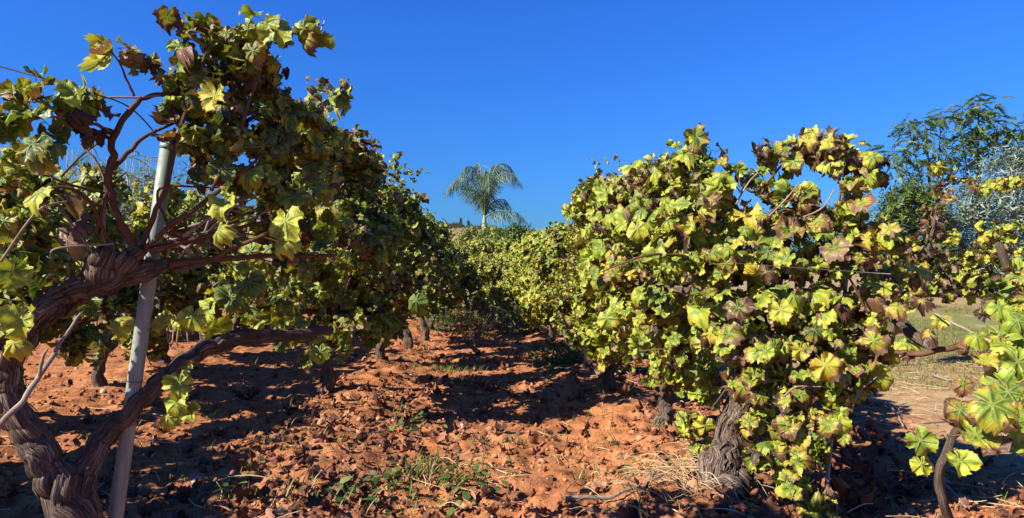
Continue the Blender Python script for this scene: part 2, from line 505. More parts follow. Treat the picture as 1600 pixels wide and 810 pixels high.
def leaf_template(seg, rings, rs, dry=False, petiole=True):
    th = np.linspace(-np.pi, np.pi, seg, endpoint=False) + np.pi / seg
    ro = np.interp(np.abs(th), LOBE_A, LOBE_R * (1 + rs.normal(0, .05, len(LOBE_R))))
    for _ in range(int(rs.integers(0, 4)) if seg > 20 else 0):
        ro = ro * (1 - rs.uniform(.15, .5) * np.exp(-((th - rs.uniform(-2.6, 2.6)) / rs.uniform(.08, .3)) ** 2))
    tooth = .055 if seg >= 30 else 0.02
    ro = ro * (1 + tooth * (np.arange(seg) % 2 * 2 - 1) + rs.normal(0, .025, seg))
    x, y, rad = [np.zeros(1)], [np.zeros(1)], [np.zeros(1)]
    for f in rings:
        rr = ro * f if f == 1 else f * (ro * .65 + .28)
        rr = np.minimum(rr, ro * .97) if f != 1 else rr
        x.append(np.sin(th) * rr); y.append(np.cos(th) * rr); rad.append(np.full(seg, f))
    x, y, rad = map(np.concatenate, (x, y, rad))
    ang = np.arctan2(x, y); r = np.hypot(x, y)
    cup = rs.uniform(-.65, .60); fold = rs.uniform(-.25, .60); droop = rs.uniform(.10, .95)
    amp = rs.uniform(.12, .32); kk = rs.integers(3, 6); ph = rs.uniform(0, 6.3)
    if dry: cup, amp, droop = rs.uniform(.3, .8) * rs.choice([-1, 1]), rs.uniform(.15, .3), rs.uniform(.3, .8)
    z = cup * r ** 2 + fold * np.abs(x) + amp * r ** 2.5 * np.sin(kk * ang + ph) + .055 * r * np.cos(ang / .96 * 2 * np.pi) - droop * np.where(y > 0, y, 0) ** 2 * .6
    sd_ = int(rs.integers(0, 9999))
    z = z + (.32 if not dry else .40) * r * vnoise(x * 3.0, y * 3.0, None, sd_) - rs.uniform(-.5, 1.6) * np.maximum(r - .5, 0) ** 2 + rs.normal(0, .025 if not dry else .06, len(z)) * r
    x, y = x * (1 - .22 * np.abs(z)) + .10 * r * vnoise(x * 3, y * 3, None, sd_ + 1), y * (1 - .15 * np.abs(z)) + .10 * r * vnoise(x * 3, y * 3, None, sd_ + 2)
    uv = np.stack([x, y, np.zeros_like(x)], 1)
    if dry:
        R = rs.uniform(.32, .6)
        ca, sa = np.cos(.6), np.sin(.6)
        X, Y = x * ca + y * sa, -x * sa + y * ca
        Z = R * (1 - np.cos(X / R)) * rs.choice([-1, 1]); X = R * np.sin(X / R)
        x, y, z = X * ca - Y * sa, X * sa + Y * ca, z + Z
    V = np.stack([x, y, z], 1)
    F3 = [(0, 1 + j, 1 + (j + 1) % seg) for j in range(seg - 1)]
    F4 = []
    for q in range(len(rings) - 1):
        o0, o1 = 1 + q * seg, 1 + (q + 1) * seg
        F4 += [(o0 + j, o1 + j, o1 + (j + 1) % seg, o0 + (j + 1) % seg) for j in range(seg - 1)]
    if petiole:
        n = len(V)
        w = .035
        b = np.array([0, -.75, -.55]); mid = np.array([0, -.35, -.16])
        pv = []
        for c in (np.array([0, .02, -.01]), mid, b):
            for t in (0, 2.1, 4.2): pv.append(c + w * np.array([math.cos(t), .35 * math.sin(t), math.sin(t)]))
        V = np.vstack([V, pv]); uv = np.vstack([uv, np.tile([0, 0, 1.0], (9, 1))])
        for s in range(2):
            for j in range(3):
                F4.append((n + s * 3 + j, n + s * 3 + (j + 1) % 3, n + s * 3 + 3 + (j + 1) % 3, n + s * 3 + 3 + j))
    return V, np.array(F3), np.array(F4, np.int64).reshape(-1, 4), uv


_rs = np.random.default_rng(3)
LEAVES = {
    'near': ([leaf_template(44, (.32, .58, .82, 1), _rs) for _ in range(30)], [leaf_template(36, (.32, .6, .82, 1), _rs, True) for _ in range(12)]),
    'mid': ([leaf_template(26, (.42, .74, 1), _rs) for _ in range(22)], [leaf_template(22, (.55, 1), _rs, True) for _ in range(6)]),
    'far': ([leaf_template(14, (1,), _rs, petiole=False) for _ in range(8)], [leaf_template(12, (1,), _rs, True, petiole=False) for _ in range(5)]),
}


def unit(v): return v / (np.linalg.norm(v, axis=-1, keepdims=True) + 1e-9)


def put_template(mb, tmpl, pos, nrm, tip, size, rnd):
    """copies one leaf mesh to many places"""
    V, F3, F4, uv = tmpl
    n = len(pos)
    if n == 0: return
    nrm = unit(nrm); tip = unit(tip - nrm * np.sum(tip * nrm, 1, keepdims=True)); xx = np.cross(tip, nrm)
    W = (V[None, :, 0:1] * xx[:, None] + V[None, :, 1:2] * tip[:, None] + V[None, :, 2:3] * nrm[:, None]) * size[:, None, None] + pos[:, None]
    off = (np.arange(n) * len(V))[:, None, None]
    mb.add(W.reshape(-1, 3), (F3[None] + off).reshape(-1, 3) if len(F3) else None, (F4[None] + off).reshape(-1, 4) if len(F4) else None,
           np.tile(uv, (n, 1)), np.repeat(rnd, len(V), 0))


def put_leaves(mb, pos, nrm, tip, size, rnd, lod, rs):
    good, dead = LEAVES[lod]
    isd = rnd[:, 1] > .72
    pick = rs.integers(0, 1000, len(pos))
    for lst, sel in ((good, ~isd), (dead, isd)):
        for q, t in enumerate(lst):
            k = sel & (pick % len(lst) == q)
            put_template(mb, t, pos[k], nrm[k], tip[k], size[k], rnd[k])


def leaf_clump(mb, c, r, n, rs, lod='mid', size=.075, hue=(.5, .2), dry=(.3, .25), squash=(1, 1, 1), centre=None, shell=.55, sunw=.35):
    """n leaves round c, the blades facing out and up, tips hanging"""
    c = np.asarray(c, float)
    d = unit(rs.normal(0, 1, (n, 3)))
    rad = r * rs.uniform(0, 1, n) ** shell
    pos = c + d * rad[:, None] * np.array(squash) * rs.uniform(.85, 1.25, (n, 1))
    out = unit(pos - (c if centre is None else np.asarray(centre)))
    nrm = unit(out * .75 + np.array([0, 0, .45]) + SUNV * sunw + rs.normal(0, .55, (n, 3)))
    tip = np.array([0, 0, -1.0]) + out * .45 + rs.normal(0, .5, (n, 3))
    sz = size * np.clip(rs.lognormal(0, .36, n), .4, 1.75)
    dr = np.clip(rs.normal(dry[0], dry[1], n), 0, 1)
    hu = np.clip(rs.normal(hue[0], hue[1], n), 0, 1)
    sz = np.where(dr > .72, sz * .8, sz)
    put_leaves(mb, pos, nrm, tip, sz, np.stack([hu, dr, rs.uniform(0, 1, n)], 1), lod, rs)


def leaf_shoot(mb, path, rs, step=.05, lod='mid', size=.07, hue=(.5, .2), dry=(.3, .25), spread=.06):
    path = np.asarray(path)
    L = np.concatenate([[0], np.cumsum(np.linalg.norm(np.diff(path, axis=0), axis=1))])
    t = np.arange(0, L[-1], step)
    pos = np.stack([np.interp(t, L, path[:, k]) for k in range(3)], 1)
    n = len(pos)
    d = rs.normal(0, 1, (n, 3)); d[:, 2] = np.abs(d[:, 2]) * .3
    d = unit(d)
    nrm = unit(d * .5 + np.array([0, 0, .5]) + SUNV * .4 + rs.normal(0, .4, (n, 3)))
    tip = np.array([0, 0, -.8]) + d * .8 + rs.normal(0, .3, (n, 3))
    sz = size * np.clip(rs.lognormal(0, .25, n), .5, 1.5)
    dr = np.clip(rs.normal(dry[0], dry[1], n), 0, 1); hu = np.clip(rs.normal(hue[0], hue[1], n), 0, 1)
    put_leaves(mb, pos + d * spread, nrm, tip, sz, np.stack([hu, dr, rs.uniform(0, 1, n)], 1), lod, rs)


# ------------------------------------------------------------------ the setting: ground and hill
def axis(lo, hi, step, far, g=1.09):
    a = list(np.arange(lo, hi + 1e-6, step))
    s = step
    up = [a[-1]]
    while up[-1] < far: s *= g; up.append(up[-1] + s)
    s = step; dn = [a[0]]
    while dn[-1] > -far: s *= g; dn.append(dn[-1] - s)
    return np.array(sorted(set(dn[1:] + a + up[1:])))


def make_ground():
    xs = axis(-4.6, 4.6, .024, 900)
    ys = [2.4]
    while ys[-1] < 14: ys.append(ys[-1] * 1.0062)
    s = ys[-1] * .0062
    while ys[-1] < 1500: s *= 1.06; ys.append(ys[-1] + s)
    lo = [2.4]; s = .03
    while lo[-1] > -60: s *= 1.12; lo.append(lo[-1] - s)
    ys = np.array(sorted(lo[1:] + ys))
    X, Y = np.meshgrid(xs, ys)
    Z = gh(X, Y)
    V = np.stack([X, Y, Z], -1).reshape(-1, 3)
    nx, ny = len(xs), len(ys)
    i, j = np.meshgrid(np.arange(ny - 1), np.arange(nx - 1), indexing='ij')
    F4 = np.stack([i * nx + j, i * nx + j + 1, (i + 1) * nx + j + 1, (i + 1) * nx + j], -1).reshape(-1, 4)
    mb = MB(); mb.add(V, None, F4)
    tag(mb.build('ground', M['soil']), 'red tilled vineyard soil with a pale dirt track on the right', kind='structure')
make_ground()


def hill_h(x, y):
    px = x / y * F + 800
    ridge = np.interp(px, [-3000, -200, 300, 560, 640, 700, 760, 830, 900, 1000, 1200, 3000],
                      [40, 54, 60, 58, 56, 54, 48, 35, 22, 14, 10, 10])
    base = CAM_Z + ridge / F * 330
    t = np.clip((y - 120) / 210, 0, 1)
    return (base + 2.5 * fbm(x * .012, y * .012, 3, 41)) * (t * t * (3 - 2 * t)) * np.where(y > 330, np.clip(1 - (y - 330) / 400, 0, 1), 1) - 1.2


def make_hill():
    xs = np.linspace(-420, 320, 190); ys = np.linspace(121, 700, 110)
    X, Y = np.meshgrid(xs, ys); Z = hill_h(X, Y)
    nx, ny = len(xs), len(ys)
    i, j = np.meshgrid(np.arange(ny - 1), np.arange(nx - 1), indexing='ij')
    F4 = np.stack([i * nx + j, i * nx + j + 1, (i + 1) * nx + j + 1, (i + 1) * nx + j], -1).reshape(-1, 4)
    mb = MB(); mb.add(np.stack([X, Y, Z], -1).reshape(-1, 3), None, F4)
    tag(mb.build('hill', M['hill']), 'dry brown hill dotted with scrub behind the vineyard', kind='structure')
make_hill()


# ------------------------------------------------------------------ small foliage pieces for other plants
def strip_leaf(L=1.0, w=.12, bend=.2, n=3):
    t = np.linspace(0, 1, n + 1)
    ww = w * np.sin(np.pi * np.clip(t * .92 + .08, 0, 1)) ** .8
    V = []
    for a, b in zip(t, ww): V += [(-b, a * L, -bend * a * a * L), (b, a * L, -bend * a * a * L)]
    F = [(2 * k, 2 * k + 1, 2 * k + 3, 2 * k + 2) for k in range(n)]
    V = np.array(V)
    return V, np.zeros((0, 3), np.int64), np.array(F), np.zeros((len(V), 3))


def join_t(parts):
    Vs, Fs, n = [], [], 0
    for V, F3, F4, uv in parts:
        Vs.append(V); Fs.append(F4 + n); n += len(V)
    V = np.concatenate(Vs)
    return V, np.zeros((0, 3), np.int64), np.concatenate(Fs), np.zeros((len(V), 3))


def xf(t, pos, nrm, tip, s):
    V, F3, F4, uv = t
    nrm = np.asarray(nrm, float); tip = np.asarray(tip, float)
    nrm = nrm / np.linalg.norm(nrm); tip = tip - nrm * np.dot(tip, nrm); tip = tip / np.linalg.norm(tip); xx = np.cross(tip, nrm)
    return (V[:, 0:1] * xx + V[:, 1:2] * tip + V[:, 2:3] * nrm) * s + np.asarray(pos), F3, F4, uv


def pinnate(nl=7, L=1.0, lw=.07, ll=.28, droop=.5, rs=_rs):
    """one compound leaf: leaflets in pairs along a drooping stalk"""
    parts = []
    sl = strip_leaf(1, lw / ll, .25, 2)
    for k in range(nl):
        t = .2 + .8 * k / (nl - 1); p = np.array([0, t * L, -droop * t * t * L * .6])
        for sgn in (-1, 1):
            parts.append(xf(sl, p, (sgn * .3 + rs.normal(0, .15), rs.normal(0, .15), 1), (sgn, .55, -.35), ll * (1 - .35 * abs(t - .5)) * rs.uniform(.85, 1.15)))
    parts.append(xf(sl, (0, L, -droop * L * .6), (0, 0, 1), (0, 1, -.5), ll))
    parts.append(xf(strip_leaf(1, .008, 0, 3), (0, 0, 0), (0, droop * .5, 1), (0, 1, -droop * .6), L))
    return join_t(parts)


def sprig(nl=9, ll=.28, lw=.035, rs=_rs, up=.9):
    """a twig with narrow leaves on all sides"""
    parts = []
    sl = strip_leaf(1, lw / ll, .15, 2)
    for k in range(nl):
        t = .15 + .85 * k / (nl - 1); a = k * 2.4 + rs.uniform(-.4, .4)
        o = np.array([math.cos(a), 0, math.sin(a)])
        parts.append(xf(sl, (0, t, 0), o * .3 + np.array([0, -1, 0]) + rs.normal(0, .2, 3), o + np.array([0, up, 0]), ll * rs.uniform(.7, 1.2)))
    parts.append(xf(strip_leaf(1, .012, 0, 2), (0, 0, 0), (0, 0, 1), (0, 1, 0), 1.0))
    return join_t(parts)


PINN = [pinnate(8, rs=_rs, droop=_rs.uniform(.4, .9)) for _ in range(6)]
SPRIG = [sprig(10, rs=_rs) for _ in range(5)]
TUFT = [sprig(9, .35, .07, rs=_rs, up=.4) for _ in range(5)]


def foliage_cloud(mb, tmpls, c, r, n, rs, size, squash=(1, 1, 1), tipdir='out', hue=(.5, .25), up=.5):
    c = np.asarray(c, float)
    d = unit(rs.normal(0, 1, (n, 3)))
    pos = c + d * (r * rs.uniform(0, 1, n) ** .5)[:, None] * np.array(squash)
    if tipdir == 'out': tip = d + np.array([0, 0, -.1]) + rs.normal(0, .3, (n, 3)); nrm = np.array([0, 0, 1.0]) + d * .3 + rs.normal(0, .35, (n, 3))
    else: tip = np.array([0, 0, up]) + d * .6 + rs.normal(0, .25, (n, 3)); nrm = d + rs.normal(0, .4, (n, 3))
    sz = size * rs.uniform(.65, 1.3, n)
    rnd = np.stack([np.clip(rs.normal(hue[0], hue[1], n), 0, 1), rs.uniform(0, 1, n), rs.uniform(0, 1, n)], 1)
    pick = rs.integers(0, len(tmpls), n)
    for q, t in enumerate(tmpls):
        k = pick == q
        put_template(mb, t, pos[k], nrm[k], tip[k], sz[k], rnd[k])


# ------------------------------------------------------------------ vines
def px_clumps(mb, lst, rs, lod, size, hue, dry, dens, shell=.6, depth=1.0, sunw=.35):
    for it in lst:
        px, py, d, rp = it[:4]
        kw = it[4] if len(it) > 4 else {}
        c = P(px, py, d); r = rp * d / F
        n = max(4, int(dens * (r / .1) ** 2 * kw.get('n', 1)))
        leaf_clump(mb, c, r, n, rs, lod, size * kw.get('s', 1), kw.get('hue', hue), kw.get('dry', dry), (1, depth * kw.get('depth', 1), 1), shell=shell, sunw=sunw)


def cane_part(root, origin, pts, radii, mat='cane', sides=7, seed=0, sub=7):
    mb = MB(); p = tube(mb, pts, radii, sides, sub, .12, .5, seed)
    mb.build('cane', M[mat], root, origin=origin)
    return p


def left_near_vine():
    rs = np.random.default_rng(101)
    o = np.array([P(110, 810, 1.95)[0], 1.95, 0]); o[2] = gh(o[0], o[1])
    root = empty('grape_vine', o, 'old gnarled vine with two thick arms beside the leaning metal post', 'vine', 'grape vines')
    # trunk up from the ground to the fork, then the two arms
    mb = MB()
    tube(mb, [o + [.02, 0, -.12], o + [.0, 0, .30], P(118, 850, 1.95), P(105, 770, 1.95), P(92, 730, 1.95)], [.080, .068, .055, .053, .026], 64, 18, .24, .25, 5, strips=170)
    mb.build('trunk', M['bark'], root, origin=o)
    mb = MB()
    tube(mb, [P(122, 860, 1.95), P(98, 780, 1.94), P(60, 710, 1.93), P(18, 640, 1.9), P(8, 580, 1.88), P(35, 525, 1.88), P(85, 475, 1.9), P(150, 442, 1.94), P(205, 425, 1.98), P(262, 412, 2.03)],
         [.028, .042, .039, .035, .034, .036, .036, .034, .030, .016], 56, 16, .24, .3, 11, strips=260)
    tube(mb, [P(150, 445, 1.94), P(120, 444, 1.9), P(68, 452, 1.88)], [.016, .011, .007], 10, 6, .3, .3, 12)        # pruned stub
    tube(mb, [P(160, 440, 1.94), P(165, 405, 1.93), P(172, 380, 1.93)], [.038, .034, .014], 22, 8, .45, .3, 13)       # spur head
    tube(mb, [P(185, 430, 1.96), P(205, 405, 1.96), P(225, 392, 1.96)], [.032, .026, .012], 20, 8, .45, .3, 14)
    mb.build('arm', M['bark'], root, origin=o)
    mb = MB()
    tube(mb, [P(112, 860, 1.95), P(122, 775, 1.96), P(150, 700, 2.0), P(205, 640, 2.05), P(262, 590, 2.12), P(320, 545, 2.2), P(380, 528, 2.3), P(435, 525, 2.4), P(520, 515, 2.55)],
         [.026, .038, .030, .026, .025, .025, .024, .020, .014], 52, 16, .24, .3, 17, strips=260)
    mb.build('arm', M['bark'], root, origin=o)
    C = [
        ([P(215, 390, 1.96), P(190, 350, 1.93), P(172, 300, 1.9), P(176, 250, 1.9), P(180, 210, 1.9), P(210, 165, 1.92), P(240, 148, 1.95), P(300, 145, 2.0)], [.018, .017, .016, .016, .014, .013, .011, .008], 'cane'),
        ([P(176, 265, 1.9), P(200, 240, 1.95), P(230, 212, 2.0), P(300, 180, 2.05)], [.012, .010, .008, .006], 'cane'),
        ([P(178, 208, 1.9), P(150, 195, 1.86), P(120, 187, 1.8), P(60, 180, 1.7)], [.008, .007, .006, .005], 'dry_cane'),
        ([P(235, 392, 1.98), P(290, 378, 2.0), P(350, 362, 2.05), P(420, 345, 2.1)], [.015, .013, .010, .007], 'cane'),
        ([P(225, 395, 1.98), P(255, 360, 1.92), P(290, 335, 1.9), P(340, 300, 1.95), P(400, 250, 2.0)], [.014, .012, .011, .010, .007], 'cane'),
        ([P(275, 425, 2.0), P(315, 412, 1.98), P(370, 385, 1.95), P(430, 360, 1.95), P(470, 330, 2.0)], [.011, .011, .010, .008, .006], 'cane'),
        ([P(262, 412, 2.03), P(330, 405, 2.1), P(420, 400, 2.25), P(520, 400, 2.5)], [.020, .016, .013, .010], 'cane'),
        ([P(220, 395, 1.98), P(240, 340, 1.95), P(262, 290, 1.93), P(272, 240, 1.93), P(300, 150, 1.95), P(330, 60, 2.0)], [.011, .011, .011, .010, .008, .005], 'cane'),
        ([P(163, 378, 1.93), P(163, 330, 1.93), P(165, 285, 1.92)], [.008, .0075, .007], 'dry_cane'),
        ([P(165, 285, 1.92), P(150, 250, 1.91), P(128, 228, 1.9)], [.0055, .005, .004], 'dry_cane'),
        ([P(170, 375, 1.93), P(135, 310, 1.85), P(90, 292, 1.8), P(40, 310, 1.75)], [.009, .008, .007, .005], 'cane'),
        ([P(210, 150, 1.93), P(200, 130, 1.92), P(186, 98, 1.9), P(165, 70, 1.9)], [.006, .005, .004, .003], 'cane'),
        ([P(150, 152, 1.9), P(205, 153, 1.92), P(250, 150, 1.95)], [.005, .005, .005], 'dry_cane'),
        ([P(330, 300, 1.95), P(370, 220, 1.98), P(400, 130, 2.0), P(430, 60, 2.0), P(490, 55, 2.0)], [.009, .008, .007, .005, .003], 'cane'),
        ([P(400, 250, 2.0), P(450, 200, 2.2), P(520, 150, 2.4)], [.007, .006, .004], 'cane'),
        ([P(0, 410, 1.75), P(60, 330, 1.75), P(105, 315, 1.8)], [.006, .005, .004], 'dry_cane'),
    ]
    for k, (pts, rad, mt) in enumerate(C): cane_part(root, o, pts, [q * .62 for q in rad], mt, 9, 60 + k, 9)
    for k in range(22):                               # the tangle of bare shoots above the head of the vine
        a = P(rs.uniform(200, 330), rs.uniform(340, 405), rs.uniform(1.93, 2.12)); a2 = P(rs.uniform(300, 500), rs.uniform(280, 430), rs.uniform(2.0, 2.4))
        cane_part(root, o, [a, (a + a2) / 2 + rs.normal(0, .05, 3), a2], [rs.uniform(.0035, .006), .004, .002], ('cane', 'dry_cane')[k % 2], 6, 300 + k, 7)
    for k in range(8):
        a = P(rs.uniform(60, 180), rs.uniform(300, 420), 1.9); a2 = P(rs.uniform(20, 200), rs.uniform(200, 420), rs.uniform(1.85, 2.1))
        cane_part(root, o, [a, (a + a2) / 2 + rs.normal(0, .04, 3), a2], [.004, .003, .002], ('cane', 'dry_cane')[k % 2], 6, 340 + k, 7)
    G = (.30, .24); D = (.42, .26)  # leaf hue darkened, so this vine's shade is put into its colour
    lst = [
        (285, 48, 2.0, 34), (325, 55, 2.0, 32), (300, 95, 2.0, 42), (355, 65, 2.0, 36), (385, 45, 2.0, 22), (345, 110, 2.05, 45), (385, 100, 2.05, 34),
        (430, 45, 2.0, 18), (455, 60, 2.0, 18), (487, 50, 2.0, 24), (430, 115, 2.1, 30), (395, 150, 2.1, 42), (300, 140, 2.0, 36), (345, 165, 2.0, 42),
        (440, 165, 2.2, 42), (490, 175, 2.35, 34), (530, 152, 2.45, 26), (500, 140, 2.4, 18), (300, 190, 2.0, 30), (350, 220, 2.0, 44), (410, 225, 2.1, 50),
        (470, 230, 2.3, 48), (505, 215, 2.4, 30), (310, 245, 2.0, 26), (370, 280, 2.05, 46), (430, 290, 2.2, 52), (490, 290, 2.4, 48), (340, 265, 2.0, 26),
        (470, 350, 2.4, 52), (400, 345, 2.2, 36), (440, 400, 2.5, 50), (520, 360, 2.7, 52), (380, 410, 2.4, 34, dict(n=.7)), (500, 430, 2.7, 50), (400, 470, 2.5, 34, dict(n=.6)),
        (452, 480, 2.6, 40), (330, 440, 2.3, 20, dict(n=.6)),
        (288, 205, 1.93, 20), (262, 215, 1.95, 10), (300, 230, 1.95, 16), (28, 150, 1.75, 36), (70, 140, 1.78, 26), (105, 150, 1.8, 26), (140, 150, 1.85, 24), (20, 200, 1.7, 34), (70, 195, 1.72, 30), (110, 185, 1.78, 24, dict(dry=(.8, .2))),
        (150, 165, 1.85, 14), (155, 75, 1.9, 20, dict(hue=(.85, .15))), (205, 82, 1.9, 18), (235, 95, 1.95, 16), (60, 232, 1.7, 24),
        (150, 215, 1.88, 12, dict(dry=(.9, .1), n=.5)), (270, 170, 1.95, 24), (255, 120, 1.95, 22),
        (25, 290, 1.8, 40), (75, 300, 1.85, 28), (25, 350, 1.85, 40), (60, 380, 1.9, 36), (20, 430, 1.85, 36), (70, 440, 2.0, 24), (15, 490, 1.85, 28),
        (130, 480, 2.25, 22, dict(n=.6)), (180, 500, 2.3, 18, dict(n=.6)), (330, 515, 2.4, 14, dict(n=.6)), (400, 500, 2.6, 26, dict(n=.6)), (440, 535, 2.8, 22, dict(n=.7)), (480, 555, 3.0, 18, dict(n=.7)), (60, 500, 2.15, 22, dict(n=.6)), (150, 540, 2.5, 13, dict(n=.6)), (520, 520, 3.0, 26, dict(n=.7)), (560, 500, 3.2, 26, dict(n=.6)),
        (300, 500, 2.2, 14, dict(n=.8)), (345, 470, 2.3, 18, dict(n=.8)),
    ]
    mb = MB()
    px_clumps(mb, lst, rs, 'near', .037, G, D, 27, .75, 1.5, .05)
    # single leaves that stand out: blades seen against the dark
    sing = [(50, 225, 1.6, .055, .1, .35), (350, 320, 1.85, .055, .8, .2), (340, 360, 1.85, .05, .8, .15), (445, 345, 1.9, .065, .75, .2), (440, 375, 1.9, .055, .8, .2), (335, 150, 1.8, .05, .9, .25),
            (35, 500, 1.7, .06, .75, .3), (280, 600, 2.0, .055, .65, .1), (275, 628, 2.0, .05, .7, .15), (262, 652, 2.0, .042, .85, .15), (300, 640, 2.02, .04, .7, .2), (290, 575, 2.03, .04, .55, .1),
            (105, 375, 1.88, .06, .3, 1.0), (135, 325, 1.88, .055, .8, 1.0), (120, 350, 1.9, .06, .5, 1.0), (20, 535, 1.8, .05, .9, .4), (300, 495, 2.0, .05, .65, .3), (255, 500, 2.1, .045, .8, .3),
            (180, 510, 2.1, .05, .8, .3), (120, 145, 1.7, .05, .5, .3), (60, 300, 1.72, .05, .75, .1), (475, 45, 1.95, .05, .5, .3), (430, 42, 1.95, .06, .6, .25), (650, 470, 3.6, .08, .2, .0), (360, 465, 2.2, .06, .1, .2),
            (390, 440, 2.2, .065, .15, .2), (500, 550, 2.9, .05, .4, .1)]
    n = len(sing)
    pos = np.array([P(*s[:3]) for s in sing]); sz = np.array([s[3] for s in sing])
    rnd = np.stack([[s[4] for s in sing], [s[5] for s in sing], rs.uniform(.3, 1, n)], 1)
    nrm = np.array([-.15, -.8, .45]) + rs.normal(0, .25, (n, 3)); tip = np.array([.1, -.2, -1.0]) + rs.normal(0, .3, (n, 3))
    put_leaves(mb, pos, nrm, tip, sz, rnd, 'near', rs)
    mb.build('foliage', M['leaf'], root, origin=o)
left_near_vine()


